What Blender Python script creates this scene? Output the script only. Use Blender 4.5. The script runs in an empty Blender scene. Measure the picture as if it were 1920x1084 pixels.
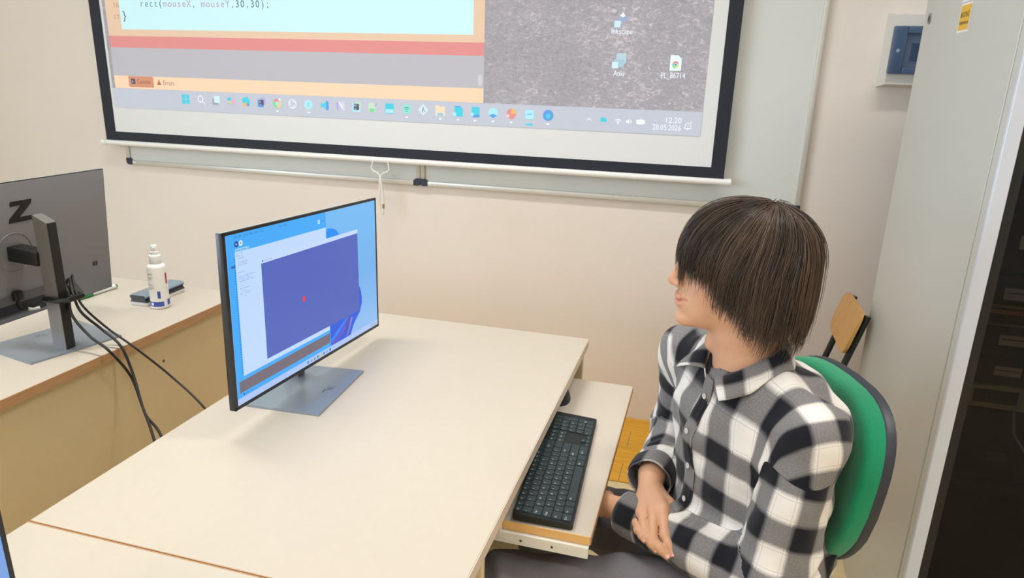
import bpy, bmesh, math, random
import numpy as np
from mathutils import Matrix, Vector

# ------------------------------------------------------------------ camera, world, light, exposure
SC = bpy.context.scene
COL = SC.collection
CAM_H = 1.4576
cam_data = bpy.data.cameras.new('camera')
cam = bpy.data.objects.new('camera', cam_data)
COL.objects.link(cam)
cam_data.sensor_fit = 'HORIZONTAL'
cam_data.sensor_width = 36.0
cam_data.lens = 36.0 * 1313.98 / 1920.0
cam_data.clip_start = 0.02
CR = Vector((0.962155, 0.270805, 0.030378)); CU = Vector((-0.106007, 0.269262, 0.957215)); CF = Vector((-0.25104, 0.924209, -0.287779))
CF.normalize(); CR = (CR - CF * CR.dot(CF)).normalized(); CU = CR.cross(CF)
m = Matrix.Identity(4)
for i in range(3):
    m[i][0] = CR[i]; m[i][1] = CU[i]; m[i][2] = -CF[i]
m.translation = Vector((0, 0, CAM_H))
cam.matrix_world = m
SC.camera = cam

world = bpy.data.worlds.new('world'); SC.world = world
world.use_nodes = True
world.node_tree.nodes['Background'].inputs[0].default_value = (0.75, 0.86, 1.0, 1)
world.node_tree.nodes['Background'].inputs[1].default_value = 1.0
SC.view_settings.view_transform = 'Standard'
SC.view_settings.look = 'None'
SC.view_settings.gamma = 1.0
SC.view_settings.use_curve_mapping = False
SC.view_settings.exposure = 0.03

CEILING_POWER = 14.5        # each of the ceiling fixtures
WINDOW_POWER = 85.0         # daylight through each window pane

# ------------------------------------------------------------------ helpers
RNG = random.Random(7)
def lin(c):
    c = c / 255.0
    return c / 12.92 if c <= 0.04045 else ((c + 0.055) / 1.055) ** 2.4
def rgb(c): return (lin(c[0]), lin(c[1]), lin(c[2]), 1.0)

MATS = {}
def mat(name, col, rough=0.5, metal=0.0, spec=0.5, var=0.0, scale=8.0, stretch=None, bump=0.0, bscale=60.0, coat=0.0, emit=None, es=0.0, trans=0.0, alpha=1.0, sheen=0.0):
    if name in MATS: return MATS[name]
    mt = bpy.data.materials.new(name); mt.use_nodes = True
    nt = mt.node_tree; b = nt.nodes['Principled BSDF']
    b.inputs['Base Color'].default_value = rgb(col)
    b.inputs['Roughness'].default_value = rough
    b.inputs['Metallic'].default_value = metal
    b.inputs['Specular IOR Level'].default_value = spec
    b.inputs['Coat Weight'].default_value = coat
    b.inputs['Sheen Weight'].default_value = sheen
    b.inputs['Transmission Weight'].default_value = trans
    b.inputs['Alpha'].default_value = alpha
    if emit is not None:
        b.inputs['Emission Color'].default_value = rgb(emit); b.inputs['Emission Strength'].default_value = es
    if var > 0 or bump > 0:
        tc = nt.nodes.new('ShaderNodeTexCoord'); mp = nt.nodes.new('ShaderNodeMapping')
        nt.links.new(tc.outputs['Object'], mp.inputs['Vector'])
        if stretch: mp.inputs['Scale'].default_value = stretch
    if var > 0:
        n = nt.nodes.new('ShaderNodeTexNoise'); n.inputs['Scale'].default_value = scale; n.inputs['Detail'].default_value = 5
        nt.links.new(mp.outputs['Vector'], n.inputs['Vector'])
        r = nt.nodes.new('ShaderNodeValToRGB')
        a = [max(0, x * (1 - var)) for x in rgb(col)[:3]]; c = [min(1, x * (1 + var)) for x in rgb(col)[:3]]
        r.color_ramp.elements[0].position = 0.3; r.color_ramp.elements[1].position = 0.7
        r.color_ramp.elements[0].color = (*a, 1); r.color_ramp.elements[1].color = (*c, 1)
        nt.links.new(n.outputs['Fac'], r.inputs['Fac']); nt.links.new(r.outputs['Color'], b.inputs['Base Color'])
    if bump > 0:
        n = nt.nodes.new('ShaderNodeTexNoise'); n.inputs['Scale'].default_value = bscale; n.inputs['Detail'].default_value = 4
        nt.links.new(mp.outputs['Vector'], n.inputs['Vector'])
        bp = nt.nodes.new('ShaderNodeBump'); bp.inputs['Strength'].default_value = bump; bp.inputs['Distance'].default_value = 0.002
        nt.links.new(n.outputs['Fac'], bp.inputs['Height']); nt.links.new(bp.outputs['Normal'], b.inputs['Normal'])
    MATS[name] = mt
    return mt

class MB:
    """collects shapes; build() links them as one mesh object"""
    def __init__(self): self.v = []; self.f = []; self.m = []
    def add(self, verts, faces, mi=0):
        o = len(self.v); self.v += [tuple(p) for p in verts]
        self.f += [tuple(i + o for i in f) for f in faces]; self.m += [mi] * len(faces)
        return self
    def box(self, x0, x1, y0, y1, z0, z1, mi=0, bev=0.0, seg=2):
        if bev <= 0:
            v = [(x0,y0,z0),(x1,y0,z0),(x1,y1,z0),(x0,y1,z0),(x0,y0,z1),(x1,y0,z1),(x1,y1,z1),(x0,y1,z1)]
            return self.add(v, [(0,3,2,1),(4,5,6,7),(0,1,5,4),(1,2,6,5),(2,3,7,6),(3,0,4,7)], mi)
        bm = bmesh.new(); bmesh.ops.create_cube(bm, size=1)
        for q in bm.verts: q.co = Vector(((x0+x1)/2 + q.co.x*(x1-x0), (y0+y1)/2 + q.co.y*(y1-y0), (z0+z1)/2 + q.co.z*(z1-z0)))
        bmesh.ops.bevel(bm, geom=bm.edges[:], offset=bev, segments=seg, profile=0.5, affect='EDGES')
        self.bm(bm, mi); return self
    def bm(self, bm, mi=0):
        bm.verts.ensure_lookup_table(); bm.verts.index_update()
        self.add([q.co[:] for q in bm.verts], [[q.index for q in f.verts] for f in bm.faces], mi); bm.free(); return self
    def cyl(self, p0, p1, r0, r1=None, n=16, mi=0, cap=True):
        r1 = r0 if r1 is None else r1
        p0 = Vector(p0); p1 = Vector(p1); d = (p1 - p0).normalized()
        a = d.orthogonal().normalized(); b = d.cross(a)
        v = []
        for p, r in ((p0, r0), (p1, r1)):
            for i in range(n):
                t = 2*math.pi*i/n; v.append(p + a*(r*math.cos(t)) + b*(r*math.sin(t)))
        f = [(i, (i+1) % n, n+(i+1) % n, n+i) for i in range(n)]
        if cap: f += [tuple(range(n-1, -1, -1)), tuple(range(n, 2*n))]
        return self.add(v, f, mi)
    def tube(self, pts, r, n=8, mi=0, closed=False):
        pts = [Vector(p) for p in pts]; N = len(pts)
        rr = r if isinstance(r, (list, tuple)) else [r]*N
        v = []; a = None
        for i, p in enumerate(pts):
            if closed: d = pts[(i+1) % N] - pts[i-1]
            else: d = pts[min(i+1, N-1)] - pts[max(i-1, 0)]
            d.normalize()
            a = d.orthogonal().normalized() if a is None else (a - d*a.dot(d)).normalized()
            b = d.cross(a)
            for k in range(n):
                t = 2*math.pi*k/n; v.append(p + a*(rr[i]*math.cos(t)) + b*(rr[i]*math.sin(t)))
        f = []
        for i in range(N if closed else N-1):
            j = (i+1) % N
            for k in range(n): f.append((i*n+k, i*n+(k+1) % n, j*n+(k+1) % n, j*n+k))
        if not closed: f += [tuple(range(n-1, -1, -1)), tuple(range((N-1)*n, N*n))]
        return self.add(v, f, mi)
    def lathe(self, prof, c=(0,0,0), n=32, mi=0):
        v = []
        for r, z in prof:
            for i in range(n):
                t = 2*math.pi*i/n; v.append((c[0]+r*math.cos(t), c[1]+r*math.sin(t), c[2]+z))
        f = []
        for j in range(len(prof)-1):
            for i in range(n): f.append((j*n+i, j*n+(i+1) % n, (j+1)*n+(i+1) % n, (j+1)*n+i))
        f += [tuple(range(n-1, -1, -1)), tuple(range((len(prof)-1)*n, len(prof)*n))]
        return self.add(v, f, mi)
    def prism(self, poly, fn0, fn1, mi=0):
        n = len(poly); v = [fn0(*p) for p in poly] + [fn1(*p) for p in poly]
        f = [(i, (i+1) % n, n+(i+1) % n, n+i) for i in range(n)] + [tuple(range(n-1, -1, -1)), tuple(range(n, 2*n))]
        return self.add(v, f, mi)
    def build(self, name, mats, parent=None, loc=(0,0,0), rot=None, ang=35, recalc=True, kind=None):
        me = bpy.data.meshes.new(name); me.from_pydata(self.v, [], self.f)
        for x in (mats if isinstance(mats, (list, tuple)) else [mats]): me.materials.append(x)
        me.polygons.foreach_set('material_index', self.m)
        if recalc:
            bm = bmesh.new(); bm.from_mesh(me); bmesh.ops.recalc_face_normals(bm, faces=bm.faces); bm.to_mesh(me); bm.free()
        me.shade_smooth(); me.set_sharp_from_angle(angle=math.radians(ang)); me.update()
        return link(name, me, parent, loc, rot, kind)

def link(name, me, parent=None, loc=(0,0,0), rot=None, kind=None):
    o = bpy.data.objects.new(name, me); COL.objects.link(o)
    if parent: o.parent = parent
    o.location = loc
    if rot is not None: o.rotation_euler = rot
    if kind: o['kind'] = kind
    return o
def tag(o, label, cat, group=None):
    o['label'] = label; o['category'] = cat
    if group: o['group'] = group
    return o
def thing(name, label, cat, loc=(0,0,0), rz=0.0, group=None):
    o = bpy.data.objects.new(name, None); COL.objects.link(o)
    o.empty_display_size = 0.1; o.location = loc; o.rotation_euler = (0, 0, rz)
    return tag(o, label, cat, group)

TXT = {}
def text2d(s):
    """triangulated flat outline of a string in the built-in font: (verts2d, faces), unit size"""
    if s in TXT: return TXT[s]
    cu = bpy.data.curves.new('t', 'FONT'); cu.body = s; cu.size = 1.0; cu.resolution_u = 3
    ob = bpy.data.objects.new('t', cu); COL.objects.link(ob)
    bpy.context.view_layer.update()
    me = bpy.data.meshes.new_from_object(ob.evaluated_get(bpy.context.evaluated_depsgraph_get()))
    v = [(q.co.x, q.co.y) for q in me.vertices]; f = [tuple(p.vertices) for p in me.polygons]
    bpy.data.objects.remove(ob); bpy.data.curves.remove(cu); bpy.data.meshes.remove(me)
    TXT[s] = (v, f); return v, f
def put_text(mb, s, fn, x, y, h, mi=0, width=None, bold=0.0):
    """text with left baseline at x,y; fn maps flat (a,b) to 3D"""
    v, f = text2d(s)
    if not v: return
    w = max(p[0] for p in v) - min(p[0] for p in v); x0 = min(p[0] for p in v)
    sx = h if width is None else width / max(w, 1e-6)
    mb.add([fn(x + (p[0]-x0)*sx, y + p[1]*h) for p in v], f, mi)
def circ(cx, cy, rx, ry=None, n=24, a0=0.0, a1=2*math.pi):
    ry = rx if ry is None else ry
    k = n if abs(a1-a0-2*math.pi) < 1e-6 else n+1
    return [(cx+rx*math.cos(a0+(a1-a0)*i/n), cy+ry*math.sin(a0+(a1-a0)*i/n)) for i in range(k)]
def rrect(x0, x1, y0, y1, r, n=4):
    p = []
    for cx, cy, a in ((x1-r, y1-r, 0), (x0+r, y1-r, 90), (x0+r, y0+r, 180), (x1-r, y0+r, 270)):
        for i in range(n+1):
            t = math.radians(a + 90*i/n); p.append((cx+r*math.cos(t), cy+r*math.sin(t)))
    return p

# ------------------------------------------------------------------ materials
M_wall = mat('wall_paint', (232, 223, 215), 0.75, spec=0.25, var=0.025, scale=1.3, bump=0.05, bscale=220)
M_ceil = mat('ceiling_paint', (240, 240, 238), 0.8, spec=0.2)
M_lino = mat('beige_linoleum', (214, 194, 152), 0.45, var=0.07, scale=26, bump=0.02)
M_plank = mat('ochre_floor_wood', (216, 158, 40), 0.4, var=0.16, scale=5, stretch=(1.5, 14, 1))
M_desk = mat('cream_laminate', (198, 188, 173), 0.38, spec=0.45, var=0.012, scale=60, bump=0.012, bscale=500)
M_deskside = mat('cream_laminate_side', (219, 199, 158), 0.45, var=0.015, scale=60)
M_band = mat('oak_edge_band', (188, 146, 104), 0.5, var=0.1, scale=10, stretch=(30, 2, 30))
M_band2 = mat('cream_edge_band', (214, 197, 178), 0.5)
M_bandtray = mat('orange_edge_band', (226, 178, 110), 0.5)
M_white = mat('white_plastic', (238, 238, 236), 0.4)
M_wmetal = mat('white_metal', (225, 222, 214), 0.35)
M_black = mat('black_plastic', (22, 23, 26), 0.45)
M_blackgloss = mat('black_glossy_plastic', (14, 14, 18), 0.18)
M_border = mat('black_screen_border', (26, 31, 44), 0.7)
M_fabric = mat('screen_fabric', (228, 231, 234), 0.85, spec=0.1)
M_alu = mat('aluminium_rail', (206, 204, 196), 0.35, metal=0.3)
M_wb = mat('whiteboard_enamel', (214, 218, 216), 0.22, coat=0.3)
M_navy = mat('navy_corner_plastic', (36, 40, 62), 0.4)
M_gm = mat('gunmetal', (112, 114, 118), 0.38, metal=0.75, var=0.04, scale=30, stretch=(1, 60, 1))
M_gmlight = mat('brushed_steel_side', (128, 124, 121), 0.4, metal=0.5, var=0.1, scale=12, stretch=(80, 80, 1))
M_gmback = mat('grey_monitor_back', (132, 131, 133), 0.45, metal=0.2)
M_base = mat('blue_grey_base', (142, 152, 163), 0.3, metal=0.35)
M_bezel = mat('dark_bezel', (28, 28, 34), 0.3)
M_cab = mat('grey_cabinet_paint', (196, 196, 189), 0.32, spec=0.5)
M_cabframe = mat('white_cabinet_frame', (208, 214, 228), 0.3)
M_cabin = mat('cabinet_inside', (30, 31, 38), 0.7, var=0.25, scale=5)
M_rail = mat('zinc_rack_rail', (150, 134, 112), 0.5, metal=0.4)
M_rackblack = mat('rack_black', (20, 21, 26), 0.5)
M_rackbeige = mat('rack_beige', (190, 170, 125), 0.5)
M_paper = mat('label_paper', (205, 190, 175), 0.7)
M_orangelab = mat('orange_label', (226, 140, 80), 0.7)
M_ink = mat('black_ink', (40, 34, 30), 0.7)
M_greyink = mat('grey_ink', (165, 162, 160), 0.7)
M_rubber = mat('black_rubber', (26, 25, 27), 0.55)
M_wood = mat('oak_plywood', (196, 148, 82), 0.42, var=0.12, scale=6, stretch=(14, 14, 1.2))
M_tube = mat('dark_green_grey_tube', (44, 50, 48), 0.35, metal=0.3)
M_green = mat('green_chair_fabric', (22, 132, 92), 0.85, spec=0.15, var=0.08, scale=300, bump=0.25, bscale=700, sheen=0.3)
M_shell = mat('dark_navy_shell', (36, 40, 52), 0.5, bump=0.05)
M_smoke = mat('smoked_blue_lid', (84, 106, 138), 0.12, alpha=0.42)
M_boxgrey = mat('distribution_box_plastic', (222, 220, 214), 0.45)

# ------------------------------------------------------------------ the room
WY = 2.915; XL = -4.6; XR = 2.3; YF = -4.2; ZC = 3.25
def struct(name, mb, mt, parent=None, **k):
    o = mb.build(name, mt, parent, **k); o['kind'] = 'structure'; return o
floor = struct('floor', MB().box(XL, XR, YF, WY, -0.1, 0.0), M_lino)
ceiling = struct('ceiling', MB().box(XL, XR, YF, WY, ZC, ZC+0.1), M_ceil)
struct('wall_back', MB().box(XL-0.15, XR+0.15, WY, WY+0.15, 0, ZC), M_wall)
struct('wall_right', MB().box(XR, XR+0.15, YF, WY, 0, ZC), M_wall)
struct('wall_front', MB().box(XL-0.15, XR+0.15, YF-0.15, YF, 0, ZC), M_wall)
# ochre wooden planks along the back wall
for j in range(4):
    y0 = 2.375 + j*0.135
    for i in range(5):
        xa = -2.2 + i*1.0 - (j % 2)*0.45
        xa0 = max(xa, -2.2); xa1 = min(xa + 0.997, 2.25)
        if xa1 - xa0 < 0.1: continue
        MB().box(xa0, xa1, y0, y0+0.133, 0.0, 0.006, bev=0.0012, seg=1).build('floor_plank', M_plank, floor)
# left wall with two window openings: piers, sill wall and lintel
WZ0, WZ1 = 0.95, 2.75
WINS = [(-3.9, -2.3), (-1.9, -0.3)]
lw = MB().box(XL-0.15, XL, YF, WY, 0, WZ0).box(XL-0.15, XL, YF, WY, WZ1, ZC)
ys = [YF] + [q for w_ in WINS for q in w_] + [WY]
for i in range(0, len(ys), 2): lw.box(XL-0.15, XL, ys[i], ys[i+1], WZ0, WZ1)
struct('wall_left', lw, M_wall)
M_glass = mat('window_glass', (235, 245, 250), 0.02, trans=1.0)
for n_, (a, b) in enumerate(WINS):
    fr = MB()
    for q in (a, (a+b)/2-0.03, b-0.06): fr.box(XL-0.11, XL-0.04, q, q+0.06, WZ0, WZ1)
    fr.box(XL-0.11, XL-0.04, a, b, WZ0, WZ0+0.06).box(XL-0.11, XL-0.04, a, b, WZ1-0.06, WZ1)
    wo = struct('window_%d' % (n_+1), fr, M_white)
    MB().box(XL-0.02, XL+0.12, a-0.05, b+0.05, WZ0-0.03, WZ0).build('window_sill', M_white, wo)
    L = bpy.data.lights.new('daylight', 'AREA'); L.shape = 'RECTANGLE'; L.size = b-a-0.1; L.size_y = WZ1-WZ0-0.1
    L.energy = WINDOW_POWER; L.color = (0.66, 0.82, 1.0)
    lo = bpy.data.objects.new('daylight', L); COL.objects.link(lo)
    lo.location = (XL-0.03, (a+b)/2, (WZ0+WZ1)/2); lo.rotation_euler = (0, math.radians(-90), 0)
# ceiling fixtures
M_lamp = mat('lamp_diffuser', (255, 250, 240), 0.5, emit=(255, 246, 232), es=3.0)
k_ = 0
for lx, ly in ((0.75, 1.55), (-1.35, 1.55), (1.0, -0.8), (-1.1, -0.8), (1.0, -2.9), (-1.1, -2.9), (-3.2, -2.9)):
    if True:
        k_ += 1
        t = thing('ceiling_light', 'white ceiling light panel above the classroom', 'lamp', (lx, ly, ZC), group='ceiling lights of the classroom')
        hb = MB().box(-0.62, 0.62, -0.16, 0.16, -0.08, 0.0, bev=0.006); hb.build('housing', M_white, t)
        MB().box(-0.59, 0.59, -0.13, 0.13, -0.085, -0.0801).build('diffuser', M_lamp, t)
        L = bpy.data.lights.new('lamp_light', 'AREA'); L.shape = 'RECTANGLE'; L.size = 1.18; L.size_y = 0.26; L.spread = math.radians(108)   # beam narrowed on purpose so the upper wall falls darker; no louvres built
        L.energy = CEILING_POWER; L.color = (1.0, 0.98, 0.955)
        lo = bpy.data.objects.new('lamp_light', L); COL.objects.link(lo); lo.parent = t; lo.location = (0, 0, -0.09)

# ------------------------------------------------------------------ whiteboards
def whiteboard(x0, x1, label):
    z0, z1 = 0.988, 2.05; yb = WY - 0.002; yf = WY - 0.022
    t = thing('whiteboard', label, 'whiteboard', ((x0+x1)/2, WY, z0), group='whiteboards behind the projection screen')
    h = (x1-x0)/2; hh = z1-z0
    MB().box(-h+0.008, h-0.008, -0.016, -0.002, 0.008, hh-0.008).build('writing_surface', M_wb, t)
    for a, b, c, d in ((-h, h, 0, 0.022), (-h, h, hh-0.022, hh)):
        MB().box(a+0.012, b-0.012, -0.024, -0.002, c, d, bev=0.003).build('frame_rail', M_alu, t)
    for a, b in ((-h, -h+0.02), (h-0.02, h)):
        MB().box(a, b, -0.024, -0.002, 0.03, hh-0.03, bev=0.003).build('frame_rail', M_alu, t)
    for sx in (-1, 1):
        for zc in (0, 1):
            mb = MB(); cx = sx*h; s = 0.032
            poly = [(0, 0.012), (0.004, 0.004), (0.012, 0), (s, 0), (s, 0.022), (0.021, s*1.0), (0, s)]
            f0 = lambda a, b, y=-0.027: (cx - sx*a, y, (b if zc == 0 else hh-b))
            f1 = lambda a, b, y=-0.001: (cx - sx*a, y, (b if zc == 0 else hh-b))
            mb.prism(poly, f0, f1); mb.build('corner_cap', M_navy, t)
    MB().box(-h+0.035, -h+0.052, -0.0248, -0.0240, 0.008, 0.014).build('maker_sticker', M_white, t)
whiteboard(-2.802, -1.2225, 'white enamel whiteboard with aluminium frame, lower left behind the projection screen')
whiteboard(-1.2215, 0.358, 'white enamel whiteboard reaching out to the right of the projection screen')

# ------------------------------------------------------------------ projection screen
SY = 2.85
scr = thing('projection_screen', 'pull-down projection screen with black border showing a projected computer desktop', 'screen', (-1.40, SY, 1.085))
ox, oz = -1.40, 1.085
def S(a, b, y=0.0): return (a-ox, y, b-oz)
SZ1 = 2.98
MB().box(-2.866-ox, 0.062-ox, 0.0, 0.0012, 1.10-oz, SZ1-oz).build('fabric', M_fabric, scr)
bd = MB()
for a, b, c, d in ((-2.866, -2.8055, 1.10, SZ1), (0.0105, 0.062, 1.10, SZ1), (-2.8055, 0.0105, 1.10, 1.1505), (-2.8055, 0.0105, 2.92, SZ1)):
    bd.box(a-ox, b-ox, -0.0012, -0.0002, c-oz, d-oz)
bd.build('black_border', M_border, scr)
bar = MB().cyl(S(-2.875, 1.0965, 0.0), S(0.072, 1.0965, 0.0), 0.0125, n=20); bar.build('bottom_bar', M_white, scr)
for a, b in ((-2.893, -2.870), (0.068, 0.091)):
    MB().cyl(S(a, 1.0965), S(b, 1.0965), 0.0145, n=20).build('bar_end_cap', M_white, scr)
MB().box(-2.95-ox, 0.15-ox, -0.03, 0.06, SZ1-oz, SZ1+0.09-oz, bev=0.01).build('roller_housing', M_white, scr)
hk = MB().tube([S(-1.424, 1.090, -0.012), S(-1.432, 1.060, -0.014), S(-1.422, 1.048, -0.014), S(-1.402, 1.042, -0.014), S(-1.392, 1.030, -0.014), S(-1.382, 1.030, -0.014),
     S(-1.374, 1.042, -0.014), S(-1.354, 1.048, -0.014), S(-1.346, 1.060, -0.014), S(-1.352, 1.090, -0.012)], 0.0032, n=8)
hk.build('pull_handle', M_white, scr)

def imat(c, k=0.5, base=0.6):
    c = tuple(int(x) for x in c)
    return mat('proj_%d_%d_%d_%d' % (c[0], c[1], c[2], int(k*100)), tuple(x*base for x in c), 0.8, spec=0.1, emit=c, es=k*1.45)
class Flat:
    """flat print: polygons in a plane, each colour a material, stacked in thin layers"""
    def __init__(self, fn, step): self.mb = MB(); self.fn = fn; self.step = step; self.mats = []; self.mi = {}; self.lay = 1
    def m(self, mt):
        if mt.name not in self.mi: self.mi[mt.name] = len(self.mats); self.mats.append(mt)
        return self.mi[mt.name]
    def poly(self, pts, mt, lay=None):
        l = self.lay if lay is None else lay
        self.mb.add([self.fn(a, b, l*self.step) for a, b in pts], [tuple(range(len(pts)))], self.m(mt)); return self
    def rect(self, a0, a1, b0, b1, mt, lay=None): return self.poly([(a0,b0),(a1,b0),(a1,b1),(a0,b1)], mt, lay)
    def text(self, s, x, y, h, mt, lay=None, width=None):
        l = self.lay if lay is None else lay
        put_text(self.mb, s, lambda a, b: self.fn(a, b, l*self.step), x, y, h, self.m(mt), width); return self
    def build(self, name, parent, **k):
        return self.mb.build(name, self.mats, parent, recalc=False, **k)
sfn = lambda a, b, l: S(a, b, -0.0015 - l)
IX0, IX1, IZ0 = -2.790, -0.043, 1.266
# the projected picture itself: wallpaper of a dry grassy field
def grass_mat():
    mt = bpy.data.materials.new('projected_grass_picture'); mt.use_nodes = True; nt = mt.node_tree; b = nt.nodes['Principled BSDF']
    b.inputs['Roughness'].default_value = 0.85; b.inputs['Specular IOR Level'].default_value = 0.1
    tc = nt.nodes.new('ShaderNodeTexCoord'); mp = nt.nodes.new('ShaderNodeMapping'); mp.inputs['Rotation'].default_value = (0, 0.5, 0); mp.inputs['Scale'].default_value = (1.0, 1.0, 1.7)
    n1 = nt.nodes.new('ShaderNodeTexNoise'); n1.inputs['Scale'].default_value = 34; n1.inputs['Detail'].default_value = 7; n1.inputs['Roughness'].default_value = 0.68; n1.inputs['Distortion'].default_value = 1.6
    n2 = nt.nodes.new('ShaderNodeTexNoise'); n2.inputs['Scale'].default_value = 3.2; n2.inputs['Detail'].default_value = 2
    nt.links.new(tc.outputs['Object'], mp.inputs['Vector']); nt.links.new(mp.outputs['Vector'], n1.inputs['Vector']); nt.links.new(tc.outputs['Object'], n2.inputs['Vector'])
    ad = nt.nodes.new('ShaderNodeMath'); ad.operation = 'MULTIPLY_ADD'; ad.inputs[1].default_value = 0.35; nt.links.new(n2.outputs['Fac'], ad.inputs[0]); nt.links.new(n1.outputs['Fac'], ad.inputs[2])
    r = nt.nodes.new('ShaderNodeValToRGB'); e = r.color_ramp.elements
    e[0].position = 0.48; e[0].color = rgb((146, 143, 149)); e[1].position = 0.96; e[1].color = rgb((222, 216, 224))
    x = e.new(0.72); x.color = rgb((164, 161, 168))
    nt.links.new(ad.outputs[0], r.inputs['Fac'])
    mu = nt.nodes.new('ShaderNodeMix'); mu.data_type = 'RGBA'; mu.blend_type = 'MULTIPLY'; mu.inputs[0].default_value = 1.0
    mu.inputs[7].default_value = (0.6, 0.6, 0.6, 1); nt.links.new(r.outputs['Color'], mu.inputs[6]); nt.links.new(mu.outputs[2], b.inputs['Base Color'])
    nt.links.new(r.outputs['Color'], b.inputs['Emission Color']); b.inputs['Emission Strength'].default_value = 0.62
    return mt
M_grass = grass_mat()
pic = Flat(sfn, 0.0004)
pic.rect(IX0, IX1, IZ0, 2.81, M_grass, 1)
pic = pic.build('projected_desktop', scr)
ed = Flat(sfn, 0.0004)
EX0, EX1 = -2.772, -0.9215
C_or = imat((252, 218, 186), 0.50); C_tan = imat((240, 208, 180), 0.46); C_red = imat((243, 160, 158), 0.4); C_con = imat((200, 199, 207), 0.43); C_code = imat((208, 246, 252), 0.5)
ed.rect(EX0, EX1, 1.357, 1.414, C_or, 2).rect(EX0, EX1, 1.414, 1.541, C_con, 2).rect(EX0, EX1, 1.541, 1.592, C_red, 2).rect(EX0, EX1, 1.592, 2.78, C_tan, 2)
ed.rect(-2.692, -0.969, 1.621, 2.62, C_code, 3)
ed.poly(rrect(-2.690, -2.548, 1.364, 1.4135, 0.006), imat((238, 170, 140), 0.36), 3)
ed.rect(-2.676, -2.652, 1.377, 1.402, imat((120, 110, 140), 0.3), 4); ed.poly([(-2.673, 1.395), (-2.667, 1.389), (-2.673, 1.383), (-2.671, 1.383), (-2.664, 1.389), (-2.671, 1.395)], C_or, 5)
ed.text('Console', -2.642, 1.380, 0.030, imat((180, 120, 110), 0.3), 4, 0.076)
ed.poly([(-2.530, 1.378), (-2.506, 1.378), (-2.518, 1.404)], imat((205, 125, 110), 0.33), 3); ed.rect(-2.519, -2.517, 1.386, 1.397, C_or, 4)
ed.text('Errors', -2.494, 1.378, 0.030, imat((190, 140, 125), 0.32), 3, 0.060)
ed.poly(rrect(-0.946, -0.928, 1.424, 1.468, 0.008), imat((222, 220, 226), 0.42), 3)
# code line and closing brace
cw = 0.0252; bx, bz = -2.577, 1.7195
cols = {'k': imat((95, 165, 190), 0.3), 'v': imat((200, 170, 194), 0.36), 'p': imat((104, 128, 146), 0.25)}
line = [('rect', 'k'), ('(', 'p'), ('mouseX', 'v'), (', ', 'p'), ('mouseY', 'v'), (',30,30);', 'p')]
ci = 0
for s, kx in line:
    for ch in s:
        if ch != ' ':
            v_, f_ = text2d(ch); w_ = (max(p[0] for p in v_) - min(p[0] for p in v_))*0.040
            ww = min(w_, cw*0.86); ed.text(ch, bx + ci*cw + (cw-ww)/2, bz, 0.042, cols[kx], 4, ww)
        ci += 1
ed.text('}', -2.678, 1.665, 0.048, cols['p'], 4, 0.018)
ed.text('16', -2.722, 1.716, 0.030, imat((214, 176, 150), 0.34), 3, 0.028); ed.text('17', -2.726, 1.664, 0.030, imat((214, 176, 150), 0.34), 3, 0.028)
ed.build('editor_window', pic)
tb = Flat(sfn, 0.0004); C_tb = imat((196, 201, 214), 0.52)
tb.rect(IX0, IX1, IZ0, 1.3565, C_tb, 2).build('taskbar', pic)
# taskbar and desktop icons
def icon(fn_draw, cx, cz, name='taskbar_icon'):
    f = Flat(lambda a, b, l: sfn(cx+a, cz+b, l), 0.0004); f.lay = 3; fn_draw(f); f.build(name, pic)
CY = imat((92, 222, 246), 0.42); CYL = imat((180, 240, 250), 0.48); WH = imat((236, 244, 255), 0.55); BL = imat((110, 175, 248), 0.4); PK = imat((240, 190, 220), 0.42)
GN = imat((150, 232, 170), 0.42); RD = imat((244, 160, 160), 0.42); YL = imat((246, 226, 140), 0.45); OR = imat((250, 196, 120), 0.45); DK = imat((110, 112, 150), 0.25); PU = imat((196, 186, 246), 0.42); GY = imat((160, 168, 190), 0.3); LG = imat((208, 238, 214), 0.45)
def d_start(f):
    for a in (-1, 1):
        for b in (-1, 1): f.rect(a*0.0012 if a > 0 else -0.021, 0.021 if a > 0 else -0.0012, b*0.0012 if b > 0 else -0.021, 0.021 if b > 0 else -0.0012, CY)
def ring(f, cx, cy, r0, r1, mt, a0=0, a1=2*math.pi, n=20, lay=None):
    o = circ(cx, cy, r1, n=n, a0=a0, a1=a1); i = circ(cx, cy, r0, n=n, a0=a0, a1=a1); N = len(o)
    full = abs(a1-a0-2*math.pi) < 1e-6
    for k in range(N if full else N-1):
        j = (k+1) % N; f.poly([i[k], o[k], o[j], i[j]], mt, lay)
def d_search(f): ring(f, -0.004, 0.004, 0.0115, 0.0155, WH); f.poly([(0.006, -0.009), (0.018, -0.021), (0.021, -0.018), (0.009, -0.006)], WH)
def d_task(f): f.rect(-0.020, 0.010, -0.020, 0.008, imat((180, 186, 206), 0.38)); f.rect(-0.010, 0.020, -0.010, 0.020, imat((214, 242, 248), 0.5), 4)
def d_copi(f): f.poly(rrect(-0.020, 0.004, -0.014, 0.016, 0.008), CY); f.poly([(-0.019, -0.006), (-0.002, -0.013), (0.002, -0.002), (-0.018, 0.003)], YL, 4); f.poly(rrect(-0.001, 0.018, -0.018, 0.010, 0.008), PK, 4)
def d_edge(f): f.poly(circ(0, 0.002, 0.020), CY); f.poly([(-0.018, -0.006), (0.002, -0.004), (0.002, -0.020), (-0.016, -0.020)], OR, 4); f.rect(0.004, 0.016, -0.018, -0.006, BL, 4)
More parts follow.
